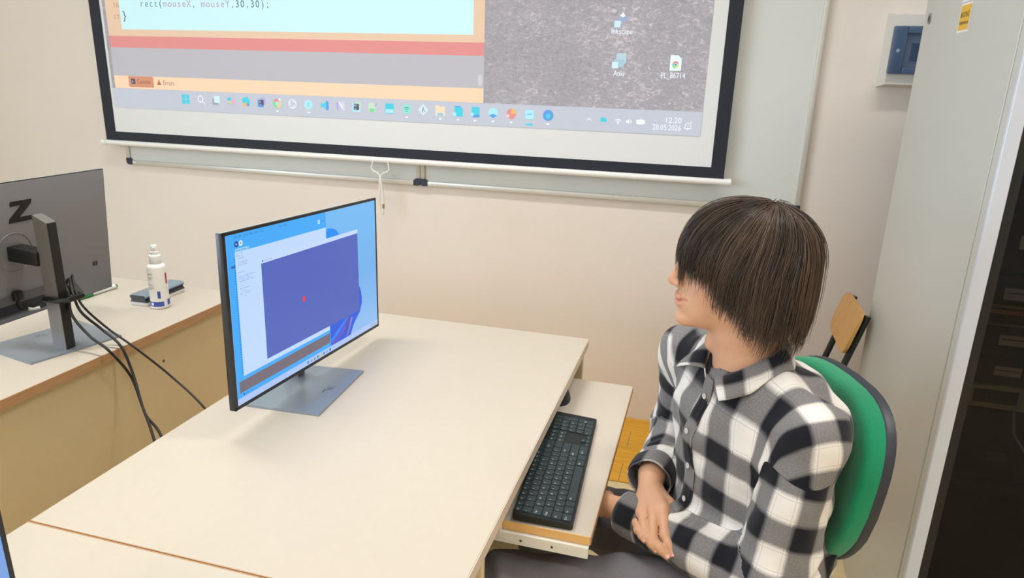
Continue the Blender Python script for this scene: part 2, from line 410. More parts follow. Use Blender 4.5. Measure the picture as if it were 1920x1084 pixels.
def d_ij(f): f.poly(rrect(-0.021, 0.010, -0.021, 0.012, 0.004), BL); f.poly(rrect(-0.006, 0.021, -0.008, 0.021, 0.004), PU, 4); f.rect(-0.012, 0.011, -0.012, 0.012, DK, 5); f.rect(-0.009, 0.0, -0.009, -0.007, WH, 6); f.text('IJ', -0.009, 0.0, 0.013, WH, 6)
def d_chrome(f, r=0.020):
    for a, mt in ((30, RD), (150, GN), (270, YL)): ring(f, 0, 0, r*0.42, r, mt, math.radians(a), math.radians(a+120), 10)
    f.poly(circ(0, 0, r*0.40, n=14), CYL, 4)
def d_obs(f): ring(f, 0, 0, 0.017, 0.020, WH); [ring(f, 0.0075*math.cos(a), 0.0075*math.sin(a), 0.0065, 0.009, WH, a-0.3, a+2.2, 8, 4) for a in (0.4, 2.5, 4.6)]
def d_round(f): f.poly(circ(0, 0, 0.021), CYL); f.poly([(-0.009, -0.010), (0, 0.012), (0.009, -0.010), (0.005, -0.010), (0, 0.002), (-0.005, -0.010)], imat((140, 222, 232), 0.42), 4)
def d_vs(f): f.poly([(0.008, -0.022), (0.021, -0.016), (0.021, 0.016), (0.008, 0.022), (-0.020, -0.006), (-0.020, 0.006)][:4], BL); f.poly([(0.010, 0.018), (-0.020, -0.004), (-0.016, -0.011), (0.012, 0.006)], CY, 4); f.poly([(0.010, -0.018), (-0.020, 0.004), (-0.016, 0.011), (0.012, -0.006)], CY, 5)
def d_vs2(f): f.poly([(-0.021, -0.012), (-0.010, -0.020), (-0.010, 0.020), (-0.021, 0.012)], PU); f.poly([(-0.010, 0.018), (-0.002, 0.018), (0.020, -0.014), (0.012, -0.020)], WH, 4); f.rect(0.008, 0.020, -0.018, 0.020, imat((222, 218, 250), 0.48), 5)
def d_pc(f): f.poly(rrect(-0.021, 0.018, -0.021, 0.016, 0.005), CYL); f.poly(rrect(-0.006, 0.022, -0.008, 0.021, 0.005), imat((200, 236, 214), 0.45), 4); f.rect(-0.013, 0.012, -0.013, 0.013, DK, 5); f.text('PC', -0.011, 0.0, 0.013, WH, 6); f.rect(-0.010, 0.0, -0.010, -0.008, WH, 6)
def d_npp(f): f.poly([(-0.018, -0.020), (0.014, -0.020), (0.014, 0.008), (0.004, 0.020), (-0.018, 0.020)], LG); f.rect(-0.014, 0.010, -0.019, -0.004, GN, 4); f.poly([(0.012, 0.004), (0.020, 0.018), (0.0215, 0.017), (0.014, 0.003)], GY, 5)
def d_store(f): f.poly(rrect(-0.020, 0.020, -0.022, 0.020, 0.005), CY); f.rect(-0.018, 0.018, -0.019, -0.004, CYL, 4)
def d_green(f):
    f.poly(circ(0, 0, 0.021), imat((160, 236, 226), 0.45))
    for k, r in enumerate((0.013, 0.011, 0.009)): ring(f, 0, -0.016+k*-0.001, 0.022-k*0.0075, 0.0245-k*0.0075, imat((96, 176, 160), 0.3), math.radians(60), math.radians(120), 8, 4)
def d_git(f): f.poly([(0, -0.024), (0.024, 0), (0, 0.024), (-0.024, 0)], imat((214, 236, 240), 0.5)); f.poly([(-0.006, -0.012), (-0.002, -0.012), (0.002, 0.012), (-0.002, 0.012)], GY, 4); f.poly([(0.0, 0.008), (0.009, -0.008), (0.006, -0.009), (-0.002, 0.006)], GY, 4)
def d_folder(f): f.poly([(-0.022, -0.021), (0.022, -0.021), (0.022, 0.016), (0.0, 0.016), (-0.006, 0.021), (-0.022, 0.021)], imat((250, 224, 196), 0.5)); f.rect(-0.013, 0.013, -0.020, -0.010, imat((150, 220, 240), 0.42), 4)
def d_doc1(f): f.poly([(-0.016, -0.021), (0.022, -0.021), (0.022, 0.010), (0.012, 0.021), (-0.016, 0.021)], CY); f.poly(circ(-0.015, -0.012, 0.0085, n=12), CYL, 4); f.poly([(-0.016, 0.018), (0.012, 0.018), (0.010, 0.022), (-0.014, 0.022)], BL, 4)
def d_doc2(f): f.rect(-0.014, 0.020, -0.021, 0.021, CY); f.rect(-0.014, 0.020, -0.021, -0.010, BL, 4); f.poly(circ(-0.013, -0.010, 0.0085, n=12), CYL, 5)
def d_hex(f): f.poly(circ(0, 0, 0.022, n=8), CYL); f.poly([(-0.018, -0.010), (0, -0.021), (0.018, -0.010), (0.0, -0.004)], BL, 4)
def d_pie(f): f.poly(circ(0, 0, 0.021), RD); f.poly([(0, 0)] + circ(0, 0, 0.021, n=8, a0=0, a1=math.pi/2), OR, 4); f.poly(circ(-0.014, -0.009, 0.007, n=10), imat((250, 210, 210), 0.5), 4)
def d_sq(f): f.poly(rrect(-0.018, 0.018, -0.018, 0.019, 0.005), CYL); f.rect(-0.010, 0.010, 0.0, 0.003, BL, 4); f.rect(-0.016, 0.016, -0.043, -0.036, CY, 3)
def d_disc(f): f.poly(circ(0, 0, 0.022), BL); f.poly(circ(0, -0.003, 0.010, n=14), CY, 4)
icons = [d_start, d_search, d_task, d_copi, d_edge, d_ij, d_chrome, d_obs, d_round, d_vs, d_vs2, d_pc, d_npp, d_store, d_green, d_git, d_folder, d_doc1, d_doc2, d_hex, d_pie, d_sq, d_disc]
ixs = [-2.379,-2.294,-2.213,-2.133,-2.054,-1.973,-1.894,-1.815,-1.735,-1.656,-1.577,-1.500,-1.424,-1.343,-1.264,-1.188,-1.111,-1.032,-0.957,-0.878,-0.800,-0.723,-0.645]
dots = {6, 8, 14, 16, 17, 18, 19, 20, 22}
for q, (d, x) in enumerate(zip(icons, ixs)):
    def dr(f, d=d, q=q):
        d(f)
        if q in dots: f.poly(rrect(-0.006, 0.006, -0.037, -0.031, 0.0028), WH)
        if q == 6: f.poly(circ(0.015, 0.016, 0.006, n=10), WH, 5)
    icon(dr, x, 1.3185)
def d_chev(f): f.poly([(-0.010, -0.004), (0, 0.006), (0.010, -0.004), (0.008, -0.006), (0, 0.002), (-0.008, -0.006)], WH)
def d_cloud(f): f.poly(circ(-0.005, 0.001, 0.009, n=12), CY); f.poly(circ(0.004, 0.0, 0.008, n=12), CY, 4); f.rect(-0.012, 0.012, -0.008, 0.0, CY, 5)
def d_wifi(f):
    for r in (0.006, 0.012, 0.018): ring(f, 0, -0.010, r-0.003, r, WH, math.radians(45), math.radians(135), 8)
    f.poly(circ(0, -0.009, 0.003, n=8), WH)
def d_spk(f):
    f.poly([(-0.012, -0.004), (-0.007, -0.004), (0, -0.010), (0, 0.010), (-0.007, 0.004), (-0.012, 0.004)], WH)
    for r in (0.006, 0.010): ring(f, 0, 0, r-0.002, r, WH, -0.9, 0.9, 8)
def d_bat(f): f.poly(rrect(-0.017, 0.015, -0.009, 0.009, 0.005), WH); f.poly([(-0.004, 0.008), (0.002, 0.015), (0.004, 0.008)], WH, 4); f.rect(0.015, 0.018, -0.004, 0.004, WH)
def d_bell(f): ring(f, 0, 0.0, 0.009, 0.0115, WH, 0.0, math.pi, 12); f.poly([(-0.0115, 0), (-0.009, 0), (-0.011, -0.009), (-0.0135, -0.009)], WH); f.poly([(0.0115, 0), (0.009, 0), (0.011, -0.009), (0.0135, -0.009)], WH); f.rect(-0.0135, 0.0135, -0.011, -0.0085, WH); f.poly(circ(0, -0.013, 0.004, n=8), WH); f.text('z', -0.003, -0.004, 0.012, WH); f.rect(0.007, 0.015, 0.012, 0.015, WH)
for d, x, z in ((d_chev, -0.477, 1.311), (d_cloud, -0.419, 1.311), (d_wifi, -0.362, 1.309), (d_spk, -0.318, 1.309), (d_bat, -0.274, 1.309), (d_bell, -0.092, 1.303)): icon(d, x, z, 'tray_icon')
ck = Flat(sfn, 0.0004); ck.text('12:20', -0.176, 1.311, 0.030, WH, 3, 0.058); ck.text('28.05.2026', -0.226, 1.283, 0.030, WH, 3, 0.108); ck.build('clock', pic)
def d_ink(f): f.poly([(-0.022, 0.0), (0, 0.026), (0.022, 0.0), (0.012, -0.008), (-0.012, -0.008)], imat((170, 190, 222), 0.42)); f.poly([(-0.011, 0.013), (0, 0.026), (0.011, 0.013), (0.0, 0.008)], WH, 4); f.rect(-0.030, -0.006, -0.028, -0.004, imat((206, 240, 250), 0.5), 5)
def d_anki(f): f.poly(rrect(-0.012, 0.026, -0.010, 0.028, 0.004), imat((196, 222, 236), 0.45)); f.poly(rrect(-0.020, 0.020, -0.024, 0.006, 0.004), imat((180, 216, 234), 0.42), 4); f.rect(-0.027, -0.003, -0.028, -0.004, imat((210, 242, 250), 0.5), 5)
def d_page(f): f.poly([(-0.021, -0.028), (0.021, -0.028), (0.021, 0.014), (0.008, 0.028), (-0.021, 0.028)], imat((226, 248, 250), 0.55)); [ring(f, 0, -0.006, 0.006, 0.013, mt, math.radians(a), math.radians(a+120), 8, 4) for a, mt in ((30, RD), (150, GN), (270, YL))]; f.poly(circ(0, -0.006, 0.005, n=10), BL, 5)
icon(d_ink, -0.372, 1.684, 'desktop_icon'); icon(d_anki, -0.374, 1.535, 'desktop_icon'); icon(d_page, -0.160, 1.532, 'desktop_icon')
for s_, x_, z_, w_ in (('Inkscape', -0.411, 1.632, 0.080), ('Anki', -0.393, 1.479, 0.040), ('PL_86714', -0.211, 1.476, 0.090)): Flat(sfn, 0.0004).text(s_, x_, z_, 0.030, WH, 3, w_).build('icon_caption', pic)

# hanging pull cord
cord = MB()
cord.tube([(-1.388, SY-0.018, 1.036), (-1.390, SY-0.020, 0.98), (-1.394, SY-0.018, 0.92), (-1.392, SY-0.016, 0.87), (-1.386, SY-0.016, 0.855), (-1.378, SY-0.016, 0.862), (-1.374, SY-0.018, 0.90), (-1.376, SY-0.020, 0.95), (-1.382, SY-0.020, 1.0), (-1.386, SY-0.018, 1.036)], 0.0042, n=8)
co = cord.build('pull_cord', mat('white_cord', (232, 230, 226), 0.7)); tag(co, 'white looped pull cord hanging from the wire handle of the projection screen', 'cord')
MB().cyl((-1.3755, SY-0.018, 0.885), (-1.3745, SY-0.018, 0.905), 0.0052, n=10).build('crimp', mat('brass_crimp', (170, 150, 110), 0.4, metal=0.6), co)
# ------------------------------------------------------------------ desks
DZ = 0.74
d1 = thing('desk', 'cream laminate computer desk carrying the lit monitor, pull-out keyboard shelf at its edge', 'desk', (-0.645, 1.325, 0), group='computer desks')
def D1(mb, name, mt, ang=35): return mb.build(name, mt, d1, loc=(0.645, -1.325, 0), ang=ang)
x0, x1, y0, y1 = -1.008, -0.281, 0.747, 1.902
tp = MB(); tp.box(x0, x1, y0, y1, DZ-0.025, DZ, 0, bev=0.0012, seg=1); D1(tp, 'tabletop', M_desk)
D1(MB().box(x1, x1+0.0012, y0, y1, DZ-0.0245, DZ-0.0006), 'edge_band', M_band2); D1(MB().box(x0-0.0012, x0, y0, y1, DZ-0.0245, DZ-0.0006), 'edge_band', M_band2)
eb = MB(); eb.box(x0, x1, y0-0.0012, y0, DZ-0.0245, DZ-0.0006); D1(eb, 'edge_band', M_band)
D1(MB().box(-0.96, -0.288, 0.925, 0.943, 0.0, DZ-0.0255, bev=0.001, seg=1), 'leg_panel', M_deskside)
D1(MB().box(-0.96, -0.288, 1.862, 1.880, 0.0, DZ-0.0255, bev=0.001, seg=1), 'leg_panel', M_deskside)
D1(MB().box(-0.90, -0.882, 0.943, 1.862, 0.32, DZ-0.0255), 'modesty_panel', M_deskside)
# keyboard shelf on metal runners
TZ = 0.664
D1(MB().box(-0.62, -0.134, 1.094, 1.782, TZ-0.018, TZ, bev=0.0008, seg=1), 'keyboard_shelf', M_desk)
D1(MB().box(-0.62, -0.135, 1.0925, 1.094, TZ-0.0175, TZ-0.0005), 'shelf_edge_band', M_bandtray)
D1(MB().box(-0.1345, -0.133, 1.094, 1.782, TZ-0.0175, TZ-0.0005), 'shelf_edge_band', M_band)
for yy, s in ((1.0835, 1), (1.7925, -1)):
    rn = MB()
    rn.box(-0.62, -0.136, yy-0.0008, yy+0.0008, TZ-0.037, TZ-0.0225).box(-0.62, -0.136, min(yy, yy+s*0.010), max(yy, yy+s*0.010), TZ-0.0225, TZ-0.0182).box(-0.62, -0.136, min(yy-s*0.002, yy+s*0.012), max(yy-s*0.002, yy+s*0.012), TZ-0.0385, TZ-0.0362)
    ro = D1(rn, 'runner', M_wmetal)
    for xx in (-0.262, -0.203): MB().cyl((xx, yy-s*0.0009, TZ-0.0295), (xx, yy-s*0.0012, TZ-0.0295), 0.0026, n=12).build('screw_hole', mat('brown_screw', (90, 66, 48), 0.5), ro)
    ch = MB().box(-0.66, -0.30, yy-0.010, yy+0.002, TZ-0.02, DZ-0.0255); D1(ch, 'runner_bracket', M_wmetal)

d2 = thing('desk', 'cream laminate desk nearest the camera, butted against the computer desk', 'desk', (-0.645, 0.44, 0), group='computer desks')
D2 = lambda mb, name, mt: mb.build(name, mt, d2, loc=(0.645, -0.44, 0))
D2(MB().box(-1.010, -0.281, 0.13, 0.7425, DZ-0.0255, DZ-0.0005, bev=0.0012, seg=1), 'tabletop', M_desk)
D2(MB().box(-1.0095, -0.2815, 0.7425, 0.7440, DZ-0.025, DZ-0.001), 'edge_band', M_band)
D2(MB().box(-0.96, -0.288, 0.16, 0.178, 0.0, DZ-0.026), 'leg_panel', M_deskside); D2(MB().box(-0.96, -0.288, 0.70, 0.718, 0.0, DZ-0.026), 'leg_panel', M_deskside)
D2(MB().box(-0.90, -0.882, 0.178, 0.70, 0.32, DZ-0.026), 'modesty_panel', M_deskside)

d3 = thing('desk', 'cream laminate desk with brown edge band, turned away under the grey monitor', 'desk', (-1.85, 1.2, 0), group='computer desks')
D3 = lambda mb, name, mt: mb.build(name, mt, d3, loc=(1.85, -1.2, 0))
D3(MB().box(-2.20, -1.456, 0.52, 1.926, DZ-0.025, DZ, bev=0.0012, seg=1), 'tabletop', M_desk)
D3(MB().box(-1.456, -1.4545, 0.52, 1.926, DZ-0.0245, DZ-0.0006), 'edge_band', M_band)
D3(MB().box(-1.492, -1.474, 0.55, 1.905, 0.02, DZ-0.0255), 'modesty_panel', M_deskside)
for yy in (0.55, 1.885): D3(MB().box(-2.15, -1.495, yy, yy+0.018, 0.0, DZ-0.0255), 'leg_panel', M_deskside)
sc_ = MB().cyl((-1.474, 1.563, 0.635), (-1.4725, 1.563, 0.635), 0.0045, n=12); D3(sc_, 'screw', mat('brown_screw2', (120, 96, 66), 0.5))

# ------------------------------------------------------------------ monitors
def emat(c, s=1.0):
    return mat('lit_%d_%d_%d_%d' % (c[0], c[1], c[2], int(s*100)), (8, 8, 10), 0.35, spec=0.3, emit=c, es=s)
PW, PH = 0.612, 0.360
def monitor(label, base, base_rz, centre, yaw, tilt, roll, content, back_detail=True, pole_d=0.085):
    t = thing('monitor', label, 'monitor', base, 0.0, group='computer monitors')
    B = Vector(base); cz, sz = math.cos(base_rz), math.sin(base_rz)
    # foot plate: front is local +X
    bp = MB(); bp.prism([(-0.105, -0.118), (0.105, -0.124), (0.105, 0.124), (-0.105, 0.118)], lambda a, b: (a*cz-b*sz, a*sz+b*cz, 0.0), lambda a, b: (a*cz-b*sz, a*sz+b*cz, 0.0055))
    bpo = bp.build('base_plate', M_base, t)
    lg = MB()
    for a0, a1, b0, b1 in ((0.062, 0.064, -0.020, -0.002), (0.066, 0.078, 0.000, 0.0015), (0.066, 0.072, -0.006, -0.0045), (0.060, 0.078, 0.010, 0.0115), (0.066, 0.078, 0.004, 0.0055)):
        lg.add([(a*cz-b*sz, a*sz+b*cz, 0.0057) for a, b in ((a0, b0), (a1, b0), (a1, b1), (a0, b1))], [(0, 1, 2, 3)])
    lg.build('base_logo', M_bezel, bpo, recalc=False)
    # panel frame
    n = Vector((math.cos(yaw), math.sin(yaw), 0)); s = Vector((-math.sin(yaw), math.cos(yaw), 0)); u = Vector((0, 0, 1))*math.cos(tilt) - n*math.sin(tilt)
    s2 = s*math.cos(roll) + u*math.sin(roll); u2 = u*math.cos(roll) - s*math.sin(roll); n2 = s2.cross(u2)
    R = Matrix((n2, s2, u2)).transposed().to_4x4(); R.translation = Vector(centre) - B
    def P(mb, name, mt, par=t, **k):
        o = mb.build(name, mt, par, **k)
        if par is t: o.matrix_basis = R
        return o
    hs = MB(); hs.box(-0.0132, 0.0, -PW/2, PW/2, -PH/2, PH/2, 1, bev=0.0012)
    hs.box(-0.0092, -0.003, -PW/2+0.002, PW/2-0.002, PH/2-0.002, PH/2+0.0006, 2); pass
    hs.prism([(-PW/2+0.0016, -PH/2+0.0016), (PW/2-0.0016, -PH/2+0.0016), (PW/2-0.0016, PH/2-0.0016), (-PW/2+0.0016, PH/2-0.0016)], lambda a, b: (-0.0130, a, b), lambda a, b: (-0.0142, a*0.994, b*0.990), 0)
    ho = P(hs, 'housing', [M_gmback, M_bezel, M_alu])
    bz = MB()
    for a, b, c, d in ((-PW/2, -PW/2+0.009, -PH/2, PH/2), (PW/2-0.006, PW/2, -PH/2, PH/2), (-PW/2, PW/2, -PH/2, -PH/2+0.0075), (-PW/2, PW/2, PH/2-0.006, PH/2)):
        bz.box(0.0, 0.0012, a, b, c, d)
    P(bz, 'bezel', M_bezel)
    fn = lambda uu, vv, l: (0.0004 + l, (uu-0.5)*PW, (0.5-vv)*PH)
    sd = Flat(fn, 0.00006); U0, U1, V0, V1 = 0.0147, 0.990, 0.0167, 0.979
    sd.rect(U0, U1, V0, V1, content[0], 0); disp = sd.build('display', t); disp.matrix_basis = R
    content[1](fn, disp, (U0, U1, V0, V1))
    if back_detail:
        X = -0.0146
        zl = MB(); zz = [(-0.5, 0.5), (0.5, 0.5), (0.5, 0.26), (-0.02, -0.26), (0.42, -0.26), (0.42, -0.5), (-0.62, -0.5), (-0.62, -0.26), (-0.02, 0.26), (-0.5, 0.26)]
        zz = [(-0.45, 0.5), (0.55, 0.5), (0.50, 0.30), (-0.10, -0.28), (0.55, -0.28), (0.50, -0.5), (-0.62, -0.5), (-0.57, -0.30), (0.03, 0.28), (-0.50, 0.28)]
        zl.prism(zz, lambda a, b: (X+0.0005, -0.060*a-0.030, 0.054*b+0.103), lambda a, b: (X-0.0012, -0.060*a-0.030, 0.054*b+0.103))
        P(zl, 'logo', M_blackgloss)
        rg = MB(); rg.tube([(X, 0.050*math.cos(k*math.pi/16), 0.050*math.sin(k*math.pi/16)+0.0) for k in range(32)], 0.0012, n=6, closed=True); P(rg, 'mount_ring', M_gmback)
        # lower connector bay and its sloped flanks
        by = MB(); by.prism([(-0.20, -0.166), (0.20, -0.166), (0.16, -0.110), (-0.16, -0.110)], lambda a, b: (X+0.001, a, b), lambda a, b: (X-0.0015, a, b)); P(by, 'connector_bay', mat('bay_grey', (96, 95, 97), 0.5, metal=0.3))
        bl = MB(); bl.box(X-0.003, X+0.002, -0.10, 0.12, -0.160, -0.135); P(bl, 'port_strip', M_black)
        vt = MB(); vt.box(X-0.0006, X+0.001, -0.256, -0.251, -0.098, -0.085).box(X-0.0006, X+0.001, -0.247, -0.242, -0.098, -0.085); P(vt, 'vent_slot', M_bezel)
    else:
        pass
    # arm and pole (turn with the panel)
    pc = Vector(centre) - n*pole_d
    ar = MB(); ar.box(-pole_d+0.018, -0.0142, -0.022, 0.022, -0.019, 0.019, bev=0.003); P(ar, 'tilt_arm', M_black)
    pl = MB(); c, s_ = math.cos(yaw), math.sin(yaw); px, py = pc.x-B.x, pc.y-B.y
    zt = centre[2] - B.z + 0.105
    g = lambda a, b, z: (px + a*c - b*s_, py + a*s_ + b*c, z)
    hw = 0.0145
    prof = [(-0.020, -hw), (0.020, -hw), (0.020, hw), (-0.020, hw)]
    pl.prism(prof, lambda a, b: g(a, b, 0.005), lambda a, b: g(a, b, zt - (0.0 if a > 0 else 0.018)))
    po = pl.build('pole', M_gmlight, t)
    st = MB(); st.prism([(-0.0216, -hw+0.0022), (-0.0200, -hw+0.0022), (-0.0200, hw-0.0022), (-0.0216, hw-0.0022)], lambda a, b: g(a, b, 0.006), lambda a, b: g(a, b, zt-0.020))
    st.build('rear_strip', M_black, po)
    return t, R

def content_editor(fn, disp, ext):
    U0, U1, V0, V1 = ext
    A = 0.00006
    # generic blue petals of the wallpaper
    pt = Flat(fn, A)
    ptop = Flat(fn, A)
    pt.poly([(0.58, 0.75), (0.58, 0.940), (0.747, 0.943), (0.778, 0.873), (0.833, 0.805), (0.853, 0.741), (0.853, 0.705), (0.848, 0.66), (0.838, 0.62), (0.80, 0.58), (0.7, 0.6)], emat((38, 92, 222), 0.95), 1)
    ptop.poly([(0.575, 0.20)] + [(0.60+0.085*math.sin(k*math.pi/16), 0.205-0.075*math.cos(k*math.pi/16)) for k in range(9)] + [(0.69, 0.25)], emat((30, 140, 245), 1.0), 1)
    pt.poly([(0.59, 0.90), (0.65, 0.85), (0.72, 0.80), (0.74, 0.80), (0.66, 0.87), (0.60, 0.925)], emat((52, 128, 255), 1.0), 2)
    pt.poly([(0.59, 0.935), (0.64, 0.90), (0.69, 0.85), (0.73, 0.80), (0.70, 0.88), (0.64, 0.935)], emat((96, 88, 200), 0.95), 2)
    pt.poly([(0.735, 0.80), (0.750, 0.80), (0.735, 0.86), (0.715, 0.925), (0.705, 0.935), (0.72, 0.87)], emat((104, 92, 140), 0.8), 3)
    pt.poly([(0.755, 0.81), (0.772, 0.82), (0.745, 0.89), (0.720, 0.940), (0.715, 0.935), (0.74, 0.87)], emat((128, 128, 232), 0.95), 3)
    pt.build('wallpaper_petals', disp); ptop.build('wallpaper_petals', disp)
    ew = Flat(fn, A)
    B1 = emat((66, 168, 245), 1.0); W1 = emat((190, 216, 255), 1.0); BR = emat((118, 108, 120), 0.95); B2 = emat((88, 165, 238), 1.0); INK = emat((60, 110, 180), 0.8); NV = emat((30, 52, 150), 0.9)
    ew.rect(U0, 0.591, V0, 0.941, B1, 4)
    ew.rect(U0, 0.0175, V0, 0.941, emat((120, 180, 245), 1.0), 5)
    ew.rect(0.055, 0.588, 0.118, 0.823, W1, 5).rect(0.058, 0.118, 0.099, 0.120, emat((150, 208, 250), 1.0), 5).rect(0.119, 0.129, 0.100, 0.117, emat((112, 196, 250), 1.0), 5)
    ew.rect(0.030, 0.587, 0.845, 0.913, BR, 5)
    rr = PW/PH
    ew.poly(circ(0.065, 0.074, 0.0095, 0.0095*rr, 20), NV, 5); ew.poly([(0.062, 0.066), (0.062, 0.082), (0.070, 0.074)], W1, 6)
    ew.poly(circ(0.087, 0.074, 0.0095, 0.0095*rr, 20), emat((205, 228, 255), 1.0), 5); ew.rect(0.0845, 0.0895, 0.070, 0.078, INK, 6)
    ew.poly(circ(0.542, 0.070, 0.0085, 0.0085*rr, 20), emat((190, 222, 255), 1.0), 5); ew.rect(0.540, 0.544, 0.066, 0.074, INK, 6)
    neg = lambda s, x, v, h, mt, l, w: put_text(ew.mb, s, lambda a, b: fn(a, v - (b-v), l*A), x, v, h, ew.m(mt), w)
    for s, x, w in (('File', 0.058, 0.013), ('Edit', 0.079, 0.012), ('Sketch', 0.102, 0.020), ('Debug', 0.130, 0.020), ('Tools', 0.160, 0.016), ('Help', 0.187, 0.014)): neg(s, x, 0.040, 0.018, INK, 5, w)
    neg('sketch_260528a', 0.290, 0.040, 0.016, INK, 5, 0.048); neg('Java', 0.560, 0.074, 0.016, INK, 5, 0.016); neg('sketch_260528a', 0.063, 0.114, 0.014, INK, 6, 0.05)
    GI = emat((120, 140, 190), 0.9)
    code = [('float x = 30;', 0.062, 0.130, 0.031), ('float y = 30;', 0.062, 0.143, 0.031), ('void setup(){', 0.064, 0.156, 0.034), ('size(1200,700);', 0.068, 0.182, 0.046), ('background(60);', 0.068, 0.194, 0.046), ('void draw(){', 0.062, 0.235, 0.034),
            ('background(80, 90, 200);', 0.066, 0.260, 0.078), ('circle(x, y, 30);', 0.066, 0.273, 0.054), ('fill(250, 80, 80);', 0.066, 0.286, 0.073), ('x = x + 1;', 0.066, 0.300, 0.03), ('y = y + 1;', 0.066, 0.314, 0.03), ('if(x > width){', 0.068, 0.328, 0.05), ('x = 0;', 0.074, 0.342, 0.02), ('if(y > height){', 0.068, 0.356, 0.05), ('y = 0;', 0.074, 0.370, 0.02)]
    for s, x, v, w in code: neg(s, x, v, 0.011, GI, 6, w)
    for k in range(44): ew.rect(0.0475, 0.0515, 0.150+k*0.0150, 0.157+k*0.0150, emat((40, 110, 190), 0.9), 6)
    ew.rect(0.033, 0.053, 0.186, 0.200, emat((36, 112, 190), 0.9), 5)
    ew.rect(0.047, 0.052, 0.922, 0.932, NV, 5); neg('Console', 0.054, 0.931, 0.011, INK, 5, 0.022); neg('Errors', 0.086, 0.931, 0.011, INK, 5, 0.018)
    ew.build('editor_window', disp)
    pw = Flat(fn, A)
    pw.rect(0.180, 0.832, 0.193, 0.222, emat((196, 216, 250), 1.0), 7)
    m_pop = emat((84, 103, 190), 0.95)
    pw.rect(0.182, 0.830, 0.221, 0.795, m_pop, 7)
    pw.rect(0.188, 0.193, 0.203, 0.213, NV, 8); put_text(pw.mb, 'sketch_260528a', lambda a, b: fn(a, 0.212 - b, 8*A), 0.198, 0.0, 0.012, pw.m(emat((120, 150, 200), 0.9)), 0.045)
    pw.poly(circ(0.419, 0.531, 0.0105, 0.0105*rr*1.05, 24), emat((226, 66, 78), 1.0), 8)
    pw.build('popup_window', disp)
    tk = Flat(fn, A); tk.rect(U0, U1, 0.941, V1, emat((172, 196, 240), 1.0), 7)
    cs = [(40, 140, 240), (150, 165, 215), (140, 140, 190), (40, 140, 120), (226, 196, 110), (60, 130, 210), (120, 180, 230), (50, 84, 190)]
    for x, c in zip((0.425, 0.448, 0.470, 0.493, 0.515, 0.537, 0.558, 0.583), cs): tk.poly(rrect(x-0.0055, x+0.0055, 0.953, 0.970, 0.002), emat(c, 0.9), 8)
    for x in (0.925, 0.938, 0.948, 0.958, 0.972): tk.rect(x, x+0.006, 0.957, 0.966, emat((120, 140, 190), 0.9), 8)
    tk.build('taskbar', disp)
# wallpaper of the lit monitor: pale blue, a touch deeper towards the top
def wall_grad():
    mt = bpy.data.materials.new('lit_wallpaper'); mt.use_nodes = True; nt = mt.node_tree; b = nt.nodes['Principled BSDF']
    b.inputs['Base Color'].default_value = (0.002, 0.002, 0.003, 1); b.inputs['Roughness'].default_value = 0.35
    tc = nt.nodes.new('ShaderNodeTexCoord'); sp = nt.nodes.new('ShaderNodeSeparateXYZ'); nt.links.new(tc.outputs['Object'], sp.inputs[0])
    mr = nt.nodes.new('ShaderNodeMapRange'); mr.inputs[1].default_value = -0.18; mr.inputs[2].default_value = 0.18; nt.links.new(sp.outputs[2], mr.inputs[0])
    r = nt.nodes.new('ShaderNodeValToRGB'); r.color_ramp.elements[0].color = rgb((142, 186, 238)); r.color_ramp.elements[1].color = rgb((112, 184, 240)); x = r.color_ramp.elements.new(0.5); x.color = rgb((108, 174, 232))
    nt.links.new(mr.outputs[0], r.inputs[0]); nt.links.new(r.outputs[0], b.inputs['Emission Color']); b.inputs['Emission Strength'].default_value = 1.0
    return mt
none = lambda fn, disp, ext: None
monitor('monitor switched on, showing a blue code editor with violet window and red dot', (-0.872, 1.336, DZ), math.radians(4.5), (-0.8544, 1.3913, 0.9714), -0.022, 0.0175, -0.0362, (wall_grad(), content_editor), True, 0.072)
monitor('grey monitor seen from behind, black Z logo on its back, cables on its pole', (-1.640, 1.372, DZ), math.radians(166.7), (-1.7011, 1.3399, 0.9932), 3.1692, 0.071, 0.0, (emat((60, 60, 66), 0.5), none), True, 0.124)
monitor('monitor at the lower left corner, only its dark side bezel in view', (-0.82, 0.27, DZ), 0.0, (-0.80, 0.250, 0.985), 0.0, 0.02, 0.0, (emat((130, 170, 235), 0.9), none), True, 0.072)

# cables of the grey monitor
def cable(pts, r, label, extra=None):
    # smooth the path
    P = [Vector(p) for p in pts]; out = []
    for i in range(len(P)-1):
        p0 = P[max(i-1, 0)]; p1 = P[i]; p2 = P[i+1]; p3 = P[min(i+2, len(P)-1)]
        for k in range(8):
            t = k/8; out.append(0.5*((2*p1) + (p2-p0)*t + (2*p0-5*p1+4*p2-p3)*t*t + (3*p1-p0-3*p2+p3)*t**3))
    out.append(P[-1])
    return tag(MB().tube(out, r, n=10).build('cable', M_rubber), label, 'cable', 'cables of the grey monitor')
cable([(-1.668, 1.330, 0.860), (-1.64, 1.335, 0.856), (-1.60, 1.372, 0.905), (-1.562, 1.365, 0.895), (-1.545, 1.350, 0.838), (-1.49, 1.345, 0.786), (-1.4314, 1.34, 0.757), (-1.42, 1.386, 0.669), (-1.36, 1.353, 0.60), (-1.28, 1.295, 0.55), (-1.20, 1.24, 0.40), (-1.15, 1.22, 0.02)], 0.0036, 'nearest black cable hanging from the grey monitor pole over the desk edge')
